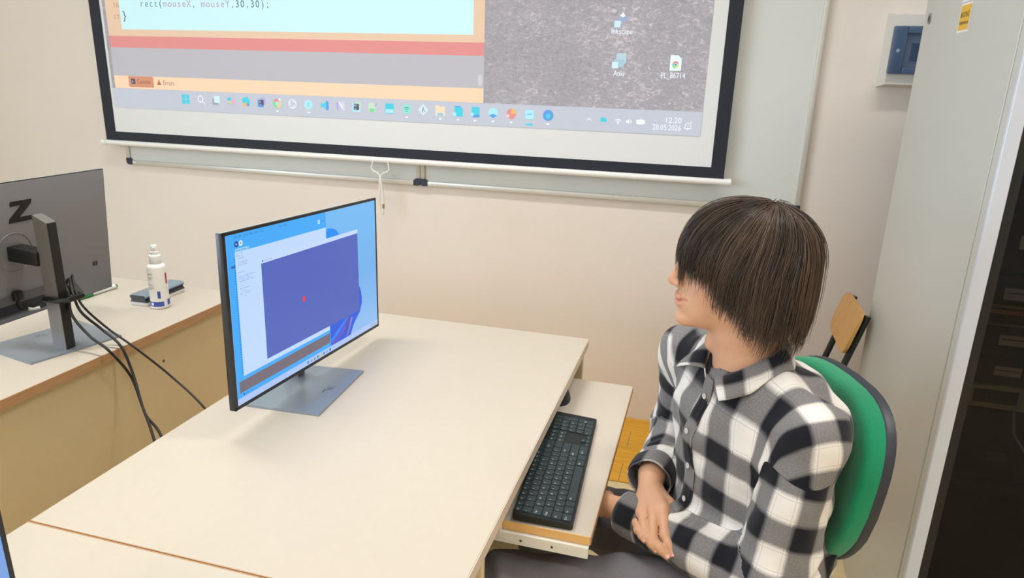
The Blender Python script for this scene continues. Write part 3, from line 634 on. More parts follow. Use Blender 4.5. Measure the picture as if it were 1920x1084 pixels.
cable([(-1.662, 1.40, 0.860), (-1.63, 1.402, 0.87), (-1.59, 1.398, 0.915), (-1.556, 1.372, 0.893), (-1.5249, 1.360, 0.845), (-1.498, 1.39, 0.790), (-1.445, 1.392, 0.748), (-1.41, 1.386, 0.672), (-1.35, 1.3475, 0.589), (-1.27, 1.31, 0.553), (-1.19, 1.27, 0.40), (-1.13, 1.25, 0.02)], 0.0036, 'middle black cable crossing the nearest one below the desk edge')
cable([(-1.662, 1.44, 0.862), (-1.63, 1.435, 0.875), (-1.585, 1.405, 0.925), (-1.552, 1.378, 0.900), (-1.5249, 1.368, 0.8586), (-1.4975, 1.405, 0.790), (-1.43, 1.418, 0.7393), (-1.36, 1.461, 0.6466), (-1.25, 1.452, 0.5688), (-1.15, 1.44, 0.45), (-1.10, 1.43, 0.02)], 0.0030, 'thin black cable slanting from the grey monitor pole to the lit desk')
pc_ = tag(MB().tube([(-1.690, 1.328, 0.882), (-1.692, 1.329, 0.855), (-1.69, 1.340, 0.838), (-1.68, 1.372, 0.832), (-1.66, 1.395, 0.846), (-1.635, 1.41, 0.872), (-1.60, 1.40, 0.893), (-1.57, 1.385, 0.893)], 0.0034, n=10).build('power_cable', M_rubber), 'black power cord with white tag plugged under the grey monitor', 'cable', 'cables of the grey monitor')
MB().tube([(-1.6875, 1.349, 0.8365), (-1.683, 1.362, 0.8338), (-1.678, 1.376, 0.833)], 0.0044, n=10).build('tag_sleeve', mat('cable_tag_white', (225, 222, 214), 0.6), pc_)
MB().box(-1.702, -1.680, 1.316, 1.340, 0.866, 0.892, bev=0.004).build('plug', M_black, pc_)
cc = thing('cable_clip', 'black plastic cable clip around the pole of the grey monitor', 'clip', (-1.575, 1.345, 0.88))
MB().tube([(-0.020, -0.022, 0.002), (0.020, -0.024, 0.002), (0.046, -0.012, 0.004), (0.046, 0.030, 0.004), (0.018, 0.042, 0.003), (-0.022, 0.040, 0.002)], 0.0072, n=10).build('clip_loop', M_blackgloss, cc)

# ------------------------------------------------------------------ small things on the left desk
BS = 1.06
b = thing('spray_bottle', 'white spray bottle of whiteboard cleaner with a blue band and pump top', 'bottle', (-1.600, 1.712, DZ)); b.scale = (1.10, 1.10, 1.045)
bo = MB().lathe([(0.0, 0.0), (0.021, 0.0), (0.0245, 0.003), (0.025, 0.01), (0.025, 0.124), (0.0235, 0.130), (0.018, 0.134), (0.0142, 0.136), (0.0142, 0.140)], n=36); bo.build('bottle_body', mat('bottle_white', (240, 238, 234), 0.35), b, ang=50)
MB().lathe([(0.0150, 0.136), (0.0158, 0.138), (0.0158, 0.158), (0.0140, 0.162), (0.0112, 0.163), (0.0112, 0.171), (0.0086, 0.173), (0.0090, 0.188), (0.0075, 0.190), (0.0, 0.190)], n=28).build('pump_top', M_white, b, ang=50)
MB().cyl((0.0, 0.0, 0.183), (0.008, -0.0100, 0.183), 0.0022, n=10).build('nozzle', M_white, b)
def wrap(mb, a0, a1, z0, z1, r=0.0252, n=10, mi=0):
    v = []; f = []
    for i in range(n+1):
        t = math.radians(a0 + (a1-a0)*i/n)
        for z in (z0, z1): v.append((r*math.cos(t), r*math.sin(t), z))
    for i in range(n): f.append((2*i, 2*i+2, 2*i+3, 2*i+1))
    mb.add(v, f, mi)
M_blue = mat('label_blue', (62, 84, 172), 0.5); M_redlab = mat('label_red', (190, 58, 52), 0.5)
lbm = MB(); wrap(lbm, -137, -24, 0.009, 0.024); wrap(lbm, 0, 38, 0.010, 0.028); wrap(lbm, -58, -40, 0.034, 0.056); lbm.build('blue_label_band', M_blue, b, recalc=False)
lbm = MB(); wrap(lbm, 2, 20, 0.076, 0.108, n=4); lbm.build('red_label', M_redlab, b, recalc=False)
lbm = MB()
for z, a in ((0.118, -102), (0.108, -74), (0.105, -78), (0.098, -74), (0.094, -80), (0.090, -90), (0.076, -86), (0.072, -80), (0.066, -72), (0.062, -82)): wrap(lbm, -114, a, z, z+0.0016, n=5)
lbm.build('fine_print', M_greyink, b, recalc=False)
lbm = MB(); wrap(lbm, -108, -88, 0.0125, 0.0205, 0.0254, n=4); lbm.build('white_emblem', M_white, b, recalc=False)

e = thing('board_eraser', 'grey and black whiteboard eraser lying behind the spray bottle', 'eraser', (-1.672, 1.785, DZ), math.radians(2))
pr = [(-0.030, 0.012), (-0.024, 0.020), (-0.031, 0.030), (-0.024, 0.036), (0.022, 0.036), (0.030, 0.030), (0.024, 0.020), (0.031, 0.012)]
MB().prism(pr, lambda a, z: (a, -0.088, z), lambda a, z: (a, 0.088, z)).build('grip_body', mat('eraser_dark', (52, 52, 58), 0.45), e)
MB().prism([(-0.0285, 0.030), (-0.0235, 0.0368), (0.0215, 0.0368), (0.0295, 0.0305), (0.0295, 0.027), (0.024, 0.0345), (-0.022, 0.0345)], lambda a, z: (a, -0.0885, z), lambda a, z: (a, 0.0885, z)).build('top_plate', mat('eraser_silver', (150, 164, 176), 0.3, metal=0.5), e)
MB().box(-0.031, 0.031, -0.086, 0.086, 0.0, 0.012, bev=0.002).build('felt_pad', mat('felt_white', (216, 212, 206), 0.9), e)
mk = thing('marker', 'green-capped white whiteboard marker lying beside the grey monitor', 'marker', (-1.878, 1.755, DZ+0.0085), math.radians(88.5))
MB().cyl((-0.045, 0, 0), (0.062, 0, 0), 0.0078, n=20).build('barrel', mat('marker_white', (228, 232, 226), 0.4), mk)
M_mg = mat('marker_green', (18, 140, 74), 0.4)
MB().cyl((-0.078, 0, 0), (-0.072, 0, 0), 0.0066, 0.0085, n=20).cyl((-0.072, 0, 0), (-0.030, 0, 0), 0.0085, 0.0087, n=20).build('cap', M_mg, mk)
MB().cyl((0.062, 0, 0), (0.069, 0, 0), 0.0079, 0.0062, n=20).build('end_plug', M_mg, mk)
mp_ = MB(); 
for k in range(5): mp_.box(0.012+k*0.008, 0.016+k*0.008, -0.003, 0.003, 0.00765, 0.0080)
mp_.build('print', mat('marker_print', (120, 150, 130), 0.6), mk)

# ------------------------------------------------------------------ keyboard and mouse on the pull-out shelf
kb = thing('keyboard', 'black full-size keyboard lying on the pull-out shelf', 'keyboard', (-0.2385, 1.3155, TZ), math.radians(93.2))
# local: x along the length (left end of the keys at -x), y towards the function row
KL, KD = 0.436, 0.113
body = MB(); body.prism(rrect(-KL/2, KL/2, -KD/2, KD/2, 0.006), lambda a, b: (a, b, 0.001 + (0.004 if b > 0 else 0)), lambda a, b: (a, b, 0.0115 + (b+KD/2)*0.075)); body.build('body', mat('keyboard_black', (15, 22, 24), 0.5), kb)
ft = MB()
for sx in (-0.17, 0.17): ft.box(sx-0.016, sx+0.016, 0.030, 0.046, 0.0, 0.006)
for sx in (-0.19, 0.19): ft.box(sx-0.012, sx+0.012, -0.052, -0.044, 0.0, 0.0025)
ft.build('feet', M_rubber, kb)
M_key = mat('key_black', (40, 54, 57), 0.42); M_leg = mat('key_legend_white', (214, 222, 222), 0.6)
KEYM = {}
def keymesh(w, d):
    kk = (round(w, 4), round(d, 4))
    if kk not in KEYM:
        mb = MB(); mb.prism(rrect(-w/2, w/2, -d/2, d/2, 0.0015, 2), lambda a, b: (a, b, 0.0), lambda a, b: (a*0.955, b*0.955, 0.0026))
        o = mb.build('key', M_key); KEYM[kk] = o.data; bpy.data.objects.remove(o)
    return KEYM[kk]
legs = MB(); slope = math.atan(0.075)
def key(cx, cy, w, d, leg=None, sz=0.0062):
    z = 0.0115 + (cy+KD/2)*0.075
    o = link('key', keymesh(w, d), kb, (cx, cy, z-0.0004), (slope, 0, 0))
    if leg:
        for s, ax, ay in leg:
            put_text(legs, s, lambda a, b: (cx+a, cy+b, z + b*0.075 + 0.00245), ax, ay, sz)
P_ = 0.0190; G = 0.0013
LX = -KL/2 + 0.0065
ry = [-KD/2+0.0130 + k*0.0187 for k in range(5)]
def row(y, keys, d=0.0172):
    x = LX
    for s, w in keys:
        if s is not None: key(x+w*P_/2, y, w*P_-G, d, [(s, -w*P_/2+0.003, 0.0)] if s else None, 0.0058)
        x += w*P_
row(ry[0], [('Ctrl', 1.25), ('Fn', 1.25), ('', 1.0), ('Alt', 1.25), ('', 5.75), ('Alt', 1.25), ('', 1.25), ('Ctrl', 2.0)][:8])
row(ry[1], [('Sh', 1.25)] + [(c, 1) for c in '|ZXCVBNM<>?'] + [('Shift', 2.75)])
row(ry[2], [('Caps', 1.75)] + [(c, 1) for c in 'ASDFGHJKL;"'] + [('Ent', 2.25)])
row(ry[3], [('Tab', 1.5)] + [(c, 1) for c in 'QWERTYUIOP[]'] + [('', 1.5)])
row(ry[4], [(c, 1) for c in '~1234567890-='] + [('Bksp', 2.0)])
fy = ry[4] + 0.0168
x = LX
for k in range(16): key(x + 0.0178*k + 0.0088, fy, 0.0164, 0.0118, [('Esc' if k == 0 else 'F%d' % k, -0.006, -0.001)] if k < 13 else [('*', -0.004, 0)], 0.0050)
# arrows, navigation and number block
nx = LX + 15.3*P_
for k in range(3): key(nx + k*0.0172+0.002, ry[0]-0.0042 if True else 0, 0.0158, 0.0088, [('<v>'[k], -0.004, -0.001)], 0.005)
key(nx + 0.0172+0.002, ry[0]+0.0056, 0.0158, 0.0088, [('^', -0.003, -0.002)], 0.005)
for r_ in range(2):
    for k, s in enumerate((('Del', 'End', 'Pg'), ('Ins', 'Hm', 'Pg'))[r_]): key(nx + k*0.0172+0.002, ry[3+r_]-0.001, 0.0158, 0.0165, [(s, -0.006, 0.0)], 0.005)
mx = nx + 3*0.0172 + 0.0055
nb = [['0', None, '.', 'En'], ['1', '2', '3', None], ['4', '5', '6', '+'], ['7', '8', '9', None], ['N', '/', '*', '-']]
for r_ in range(5):
    for c in range(4):
        s = nb[r_][c]
        if s is None: continue
        w, d, cx, cy = 0.0164, 0.0172, mx + c*0.0176, ry[r_]
        if s == '0': w = 0.034; cx += 0.0088
        if s in ('En', '+'): d = 0.0359; cy += 0.00935
        key(cx, cy, w, d, [(s, -w/2+0.003, 0.0)], 0.0058)
for k in range(4): key(mx + k*0.0176, fy, 0.0164, 0.0118, [('-', -0.004, 0)], 0.005)
legs.build('key_legends', M_leg, kb, recalc=False)
ms = thing('computer_mouse', 'small black computer mouse half hidden under the desk edge', 'mouse', (-0.312, 1.648, TZ), math.radians(100))
bm = bmesh.new(); bmesh.ops.create_uvsphere(bm, u_segments=28, v_segments=16, radius=1.0)
for v in bm.verts:
    x, y, z = v.co; v.co = Vector((x*0.052*(1 if x > 0 else 1.05), y*(0.031 - 0.004*x), max(z, -0.0)*0.034*(1-0.18*x) + (0.0 if z > 0 else 0.0)))
MB().bm(bm).build('shell', M_black, ms)
MB().cyl((0.022, -0.003, 0.0275), (0.022, 0.003, 0.0275), 0.0065, n=18).build('scroll_wheel', M_rubber, ms)
MB().box(0.008, 0.050, -0.0005, 0.0005, 0.026, 0.030).build('button_seam', M_blackgloss, ms) if False else None

# ------------------------------------------------------------------ distribution box on the wall
bx_ = thing('distribution_box', 'white electrical distribution box with smoked blue lid mounted on the wall', 'electrical box', (0.75, WY, 1.468))
q = lambda mb, n_, mt, par=bx_: mb.build(n_, mt, par)
q(MB().prism([(-0.195, 0.0), (0.195, 0.0), (0.195, 0.250), (-0.195, 0.250)], lambda a, z: (a, 0.0, z), lambda a, z: (a*0.93, -0.070, 0.125+(z-0.125)*0.92)), 'housing', M_boxgrey)
q(MB().box(-0.174, 0.174, -0.0725, -0.070, 0.045, 0.200), 'front_plate', mat('box_plate', (205, 208, 212), 0.45))
ld = MB()
for a, b_, c, d in ((-0.184, -0.140, 0.045, 0.203), (0.140, 0.184, 0.045, 0.203), (-0.140, 0.140, 0.178, 0.203), (-0.140, 0.140, 0.045, 0.068)): ld.box(a, b_, -0.094, -0.0725, c, d, bev=0.004)
q(ld, 'lid_frame', mat('smoked_frame', (88, 112, 146), 0.2, alpha=0.7))
q(MB().box(-0.1405, 0.1405, -0.086, -0.083, 0.067, 0.179), 'lid_window', M_smoke)
for k in range(4): q(MB().box(-0.118+k*0.036, -0.084+k*0.036, -0.081, -0.0725, 0.088, 0.148, bev=0.002), 'breaker', M_blackgloss)
q(MB().cyl((-0.162, -0.0945, 0.122), (-0.162, -0.093, 0.122), 0.006, n=14), 'lid_latch', mat('latch_clear', (150, 168, 190), 0.2))

# ------------------------------------------------------------------ server cabinet
CX = 0.55; CY0, CY1 = 1.60, 2.378; CW = 0.62; CH = 2.08; CX1 = CX + CW
cab = thing('server_cabinet', 'tall grey server cabinet with tinted glass door and yellow warning label', 'cabinet', (CX+CW/2, (CY0+CY1)/2, 0))
K = lambda mb, n_, mt, par=cab, **k: mb.build(n_, mt, par, loc=(-(CX+CW/2), -(CY0+CY1)/2, 0) if par is cab else (0, 0, 0), **k)
sp_ = K(MB().box(CX, CX+0.012, CY0+0.0475, CY1, 0.1985, CH-0.02, bev=0.0012, seg=1), 'side_panel', M_cab)
K(MB().box(CX+0.002, CX+0.05, CY0+0.012, CY0+0.0462, 0.0, CH-0.02, bev=0.0015, seg=1).box(CX+0.008, CX+0.05, CY0+0.046, CY0+0.06, 0.0, CH-0.03), 'corner_post', M_cab)
K(MB().box(CX+0.0005, CX+0.012, CY0+0.0475, CY1, 0.0, 0.196, bev=0.0012, seg=1), 'plinth_panel', M_cab)
K(MB().box(CX1-0.012, CX1, CY0+0.012, CY1, 0.0, CH-0.02), 'side_panel', M_cab)
K(MB().box(CX+0.012, CX1-0.012, CY1-0.015, CY1, 0.0, CH-0.02), 'back_panel', M_cabin)
K(MB().box(CX, CX1, CY0+0.012, CY1, CH-0.02, CH, bev=0.003), 'roof', M_cab)
K(MB().box(CX+0.012, CX1-0.012, CY0+0.02, CY1-0.015, 0.18, 0.20), 'bottom_plate', M_cabin)
K(MB().box(CX+0.0125, CX+0.014, CY0+0.06, CY1-0.015, 0.20, CH-0.03), 'inner_lining', M_cabin)
dfm = MB()
for a, b_, c, d in ((CX, CX+0.0275, 0.04, CH-0.02), (CX1-0.0275, CX1, 0.04, CH-0.02), (CX+0.0275, CX1-0.0275, 0.04, 0.10), (CX+0.0275, CX1-0.0275, CH-0.08, CH-0.02)): dfm.box(a, b_, CY0, CY0+0.011, c, d, bev=0.0015, seg=1)
K(dfm, 'door_frame', M_cabframe)
M_tint = mat('tinted_glass', (6, 7, 10), 0.02, alpha=0.55, spec=0.22)
K(MB().box(CX+0.0275, CX1-0.0275, CY0+0.003, CY0+0.007, 0.10, CH-0.08), 'glass_door', M_tint)
for xx in (CX+0.030, CX1-0.050): K(MB().box(xx, xx+0.020, CY0+0.05, CY0+0.085, 0.2, CH-0.04), 'rack_rail', M_rail)
lk = K(MB().cyl((CX, 2.322, 1.652), (CX-0.0022, 2.322, 1.652), 0.0150, n=24), 'lock', mat('lock_steel', (150, 148, 142), 0.35, metal=0.7))
MB().cyl((CX-0.0022-(CX+CW/2)*0, 2.322, 1.652), (CX-0.0030, 2.322, 1.652), 0.0085, n=20).box(CX-0.0033, CX-0.0029, 2.3205, 2.3235, 1.646, 1.658).build('key_slot', mat('lock_dark', (70, 70, 70), 0.4, metal=0.5), lk)
# warning labels: flat stickers on the side panel (facing -x, reading direction -y)
st = Flat(lambda a, b_, l: (CX-0.0003-l, 2.045-a, 1.600+b_), 0.0002)
YEL = mat('warning_yellow', (230, 182, 50), 0.5); 
st.rect(-0.004, 0.078, -0.004, 0.062, M_white, 0); st.rect(0.0, 0.074, 0.001, 0.058, YEL, 1)
st.text('NIE DOTYKAĆ !', 0.005, 0.030, 0.018, M_ink, 2, 0.064); st.text('Urządzenie elektryczne', 0.005, 0.014, 0.013, M_ink, 2, 0.064)
st.rect(-0.006, 0.080, 0.066, 0.150, M_white, 0); st.poly([(-0.003, 0.071), (0.077, 0.071), (0.037, 0.146)], M_ink, 1); st.poly([(0.005, 0.0765), (0.069, 0.0765), (0.037, 0.136)], YEL, 2)
st.poly([(0.040, 0.124), (0.030, 0.104), (0.037, 0.106), (0.034, 0.084), (0.045, 0.108), (0.038, 0.106)], M_ink, 3)
K(st.mb, 'warning_label', st.mats, recalc=False)
# devices standing in the rack
def device(name, label, cat, z0, z1, front, mt, depth=0.35, labels=(), ports=None, group='devices in the server cabinet', radius=0.0):
    t = thing(name, label, cat, (CX+0.052, CY0+0.075+front, z0), group=group)
    w = CW-0.104; h = z1-z0
    if radius > 0: MB().prism(rrect(0, w, 0, h, radius, 5), lambda a, b_: (a, 0.0, b_), lambda a, b_: (a, depth, b_)).build('case', mt, t)
    else: MB().box(0, w, 0, depth, 0, h, bev=0.0015, seg=1).build('case', mt, t)
    for (a0, a1, b0, b1, lm, txt) in labels:
        f = Flat(lambda a, b_, l: (a, -0.0003-l, b_), 0.0002); f.rect(a0, a1, b0, b1, lm, 0)
        if txt: f.text(txt, a0+(a1-a0)*0.07, b0+(b1-b0)*0.28, (b1-b0)*0.75, M_ink, 1, (a1-a0)*0.86)
        else: f.rect(a0+(a1-a0)*0.08, a1-(a1-a0)*0.12, b0+(b1-b0)*0.52, b0+(b1-b0)*0.64, M_ink, 1)
        f.build('label', t)
    if ports:
        c0, c1, z_a, z_b, nc = ports
        MB().box(c0, c1, -0.002, 0.0, z_a, z_b).build('port_block', M_rackblack, t)
        for r_ in range(2):
            for k in range(nc):
                pwid = (c1-c0)/nc; zz = z_a + (z_b-z_a)*(0.08+0.5*r_)
                MB().box(c0+pwid*(k+0.14), c0+pwid*(k+0.86), -0.0045, -0.002, zz, zz+(z_b-z_a)*0.36, bev=0.0006, seg=1).build('port', mat('port_black', (38, 38, 42), 0.4), t)
    return t
lbl = M_paper
device('media_server', 'dark blue server unit at the top of the cabinet, behind the glass', 'server', 1.235, 1.50, 0.0, mat('rack_blue', (24, 28, 66), 0.4))
device('server_unit', 'black server unit under the blue one, paper label on its front', 'server', 1.095, 1.225, 0.0, M_rackblack, labels=((0.045, 0.13, 0.050, 0.080, lbl, None),))
device('server_unit', 'black server unit above the switch with the orange label strip', 'server', 1.030, 1.088, -0.008, M_rackblack, labels=((0.035, 0.13, 0.006, 0.032, lbl, None),))
t = device('network_switch', 'black network switch with orange label strip and pale edges', 'switch', 0.985, 1.024, -0.01, mat('rack_brownblack', (30, 24, 22), 0.5), labels=((0.012, 0.125, 0.020, 0.028, M_orangelab, 'BW1 BW2 BW3 BW4'),))
MB().box(-0.006, CW-0.104, -0.012, 0.0, -0.004, 0.0).box(-0.006, CW-0.104, -0.012, 0.0, 0.036, 0.040).build('lip', M_rail, t)
device('power_unit', 'black rack unit just below the orange-labelled switch', 'server', 0.905, 0.975, 0.0, M_rackblack, labels=((0.050, 0.110, 0.026, 0.050, lbl, None),))
device('power_unit', 'black rack unit with rounded case right above the patch panel', 'server', 0.842, 0.904, 0.0, M_rackblack, labels=((0.055, 0.108, 0.018, 0.040, lbl, None),), radius=0.016)
device('patch_bay', 'beige patch panel with two rows of black sockets', 'patch panel', 0.785, 0.838, -0.012, M_rackbeige, depth=0.05, ports=(0.022, 0.108, 0.014, 0.044, 6))
device('battery_unit', 'large black unit at the foot of the rack inside the cabinet', 'server', 0.60, 0.775, 0.01, M_rackblack, labels=((0.085, 0.125, 0.048, 0.070, mat('dark_badge', (70, 66, 66), 0.5), None),))
tag(MB().tube([(CX+0.165, CY0+0.055, 0.83), (CX+0.150, CY0+0.04, 0.79), (CX+0.160, CY0+0.04, 0.74), (CX+0.19, CY0+0.04, 0.70), (CX+0.22, CY0+0.045, 0.64), (CX+0.23, CY0+0.05, 0.60)], 0.0028, n=8).build('patch_cable', mat('grey_patch_cable', (150, 158, 172), 0.5)), 'grey patch cable drooping from the beige patch panel', 'cable')
shelf = thing('rack_shelf', 'dark metal shelf across the bottom of the server cabinet', 'shelf', (CX+0.055, CY0+0.07, 0.58))
MB().box(0, CW-0.11, 0, 0.45, 0, 0.016, bev=0.002).build('shelf_plate', M_rackblack, shelf)

# ------------------------------------------------------------------ wooden school chair beside the cabinet
wc = thing('school_chair', 'wooden school chair with dark tube frame standing beside the grey cabinet', 'chair', (0.34, 2.40, 0))
def W(mb, n_, mt, **k): return mb.build(n_, mt, wc, loc=(-0.34, -2.40, 0), **k)
ya, yb_ = 2.285, 2.575
def bk(s, z):      # point on the reclined back plane
    return 0.535 - (0.785 - z)*0.26
br = MB(); N_ = 14
prof = rrect(ya, yb_, 0.645, 0.786, 0.036, 6)
br.prism(prof, lambda y, z: (bk(0, z) - 0.030 + 0.010*math.cos((y-2.43)/0.145*1.4), y, z), lambda y, z: (bk(0, z) - 0.019 + 0.010*math.cos((y-2.43)/0.145*1.4), y, z)); W(br, 'backrest', M_wood, ang=50)
for y in (2.315, 2.545):
    W(MB().tube([(bk(0, 0.775), y, 0.775), (bk(0, 0.60), y, 0.60), (bk(0, 0.47), y, 0.47), (0.42, y, 0.41), (0.10, y, 0.41), (0.085, y, 0.38), (0.075, y, 0.01)], 0.0105, n=12), 'side_frame', M_tube, ang=60)
    W(MB().tube([(0.40, y, 0.41), (0.44, y, 0.20), (0.47, y, 0.0)], 0.0105, n=12), 'rear_leg', M_tube)
W(MB().box(0.07, 0.44, 2.26, 2.60, 0.422, 0.434, bev=0.005), 'seat', M_wood)
W(MB().cyl((0.44, 2.315, 0.20), (0.44, 2.545, 0.20), 0.008), 'cross_bar', M_tube)
# ------------------------------------------------------------------ green office chair
CA = math.radians(20); CFv = np.array([-math.cos(CA), -math.sin(CA), 0]); CLv = np.array([math.sin(CA), -math.cos(CA), 0])
gc = thing('office_chair', 'green upholstered office chair with dark plastic shell, person sitting on it', 'chair', (0.14, 1.30, 0))
GO = np.array([0.246, 1.346, -0.058])
def gpt(l, z, d):      # point of the backrest: l along the width, d behind the front face
    rec = (z - 0.80)*0.14
    cv = 0.030*(l/0.21)**2
    p = GO + CLv*l - CFv*(d + rec - cv) + np.array([0, 0, z])
    return (p[0]-0.14, p[1]-1.30, p[2])
def shield(n=48, g=0.0):
    pts = []
    for i in range(n):
        t = 2*math.pi*i/n; c, s = math.cos(t), math.sin(t)
        e = 0.62
        x = math.copysign(abs(c)**e, c); y = math.copysign(abs(s)**e, s)
        hw = 0.204 + g if y > -0.1 else (0.204 + g) - 0.075*(-y-0.1)**1.3
        pts.append((x*hw, 0.818 + y*(0.174 + g)))
    return pts
def padmesh(outl, d0, d1, bulge, mi=0):
    mb = MB(); n = len(outl); cx = 0.0; cz = sum(p[1] for p in outl)/n
    rings = []
    for k, (sc, dd) in enumerate(((1.0, d1), (1.0, d0+0.010), (0.985, d0+0.003), (0.95, d0-0.002), (0.8, d0-bulge*0.5), (0.5, d0-bulge*0.9), (0.2, d0-bulge))):
        rings.append([gpt(cx+(p[0]-cx)*sc, cz+(p[1]-cz)*sc, dd) for p in outl])
    v = [p for r in rings for p in r]; f = []
    for j in range(len(rings)-1):
        for i in range(n): f.append((j*n+i, j*n+(i+1) % n, (j+1)*n+(i+1) % n, (j+1)*n+i))
    f += [tuple(range(n)), tuple(range((len(rings)-1)*n, len(rings)*n))]
    return mb.add(v, f, mi)
padmesh(shield(), 0.0, 0.034, 0.008).build('back_cushion', M_green, gc, ang=60)
padmesh(shield(g=0.0015), 0.030, 0.052, -0.002).build('back_shell', M_shell, gc, ang=50)
def rot2(x, y): return (CFv[0]*x + CLv[0]*y, CFv[1]*x + CLv[1]*y)
def G_(pts): return [(rot2(x, y)[0]+0.02, rot2(x, y)[1]+0.02, z) for x, y, z in pts]
so = rrect(-0.22, 0.23, -0.22, 0.22, 0.09, 6)
smb = MB(); n = len(so); rg = [(1.0, 0.36), (1.0, 0.39), (0.97, 0.405), (0.85, 0.413), (0.4, 0.415)]
v = [G_([(p[0]*sc, p[1]*sc, z)])[0] for sc, z in rg for p in so]
f = [(j*n+i, j*n+(i+1) % n, (j+1)*n+(i+1) % n, (j+1)*n+i) for j in range(len(rg)-1) for i in range(n)] + [tuple(range(n)), tuple(range((len(rg)-1)*n, len(rg)*n))]
smb.add(v, f); smb.build('seat_cushion', M_green, gc, ang=60)
MB().prism(rrect(-0.2, 0.21, -0.2, 0.2, 0.09, 6), lambda a, b: G_([(a, b, 0.335)])[0], lambda a, b: G_([(a, b, 0.362)])[0]).build('seat_shell', M_shell, gc)
MB().tube([gpt(0, 0.74, 0.056), gpt(0, 0.55, 0.062), gpt(0, 0.40, 0.05), G_([(-0.14, 0, 0.33)])[0], G_([(0.0, 0, 0.33)])[0]], 0.020, n=12).build('back_bar', M_black, gc)
MB().cyl(G_([(0, 0, 0.09)])[0], G_([(0, 0, 0.335)])[0], 0.026, n=20).build('gas_post', M_black, gc)
for k in range(5):
    a = math.radians(72*k+20); cxx, cyy = G_([(0, 0, 0)])[0][:2]; ex, ey = cxx+0.27*math.cos(a), cyy+0.27*math.sin(a)
    lgm = MB().tube([(cxx, cyy, 0.105), ((cxx+ex)/2, (cyy+ey)/2, 0.090), (ex, ey, 0.066)], [0.026, 0.020, 0.014], n=10).build('base_leg', M_black, gc)
    ca, sa = -math.sin(a), math.cos(a)
    MB().cyl((ex-ca*0.022, ey-sa*0.022, 0.027), (ex+ca*0.022, ey+sa*0.022, 0.027), 0.027, n=18).cyl((ex, ey, 0.03), (ex, ey, 0.07), 0.008, n=10).build('caster', M_rubber, lgm)

# ------------------------------------------------------------------ implicit-surface modelling for the person
def smin(a, b, k):
    h = np.clip(0.5 + 0.5*(b-a)/k, 0, 1); return b*(1-h) + a*h - k*h*(1-h)
def smax(a, b, k): return -smin(-a, -b, k)
def rcone(P, a, b, ra, rb):
    a = np.asarray(a, float); b = np.asarray(b, float); d = b-a; t = np.clip(((P-a) @ d)/(d @ d), 0, 1)
    return np.linalg.norm(P - a - t[:, None]*d, axis=1) - (ra + t*(rb-ra))
def chain(P, pts, rs, k=0.006):
    o = None
    for i in range(len(pts)-1):
        q = rcone(P, pts[i], pts[i+1], rs[i], rs[i+1]); o = q if o is None else smin(o, q, k)
    return o
def ell(P, c, R, B=None):
    q = P - np.asarray(c, float)
    if B is not None: q = q @ B.T
    R = np.asarray(R, float)
    k0 = np.linalg.norm(q/R, axis=1); k1 = np.linalg.norm(q/(R*R), axis=1)
    return k0*(k0-1.0)/np.maximum(k1, 1e-9)
class Wob:
    """smooth noise: a sum of random plane waves"""
    def __init__(self, seed, scale, n=10):
        r = np.random.RandomState(seed); d = r.normal(size=(n, 3)); d /= np.linalg.norm(d, axis=1)[:, None]
        self.k = d*(2*np.pi/scale)*r.uniform(0.6, 1.5, (n, 1)); self.p = r.uniform(0, 6.28, n); self.n = n
    def __call__(self, P): return np.sin(P @ self.k.T + self.p).sum(1)/math.sqrt(self.n)
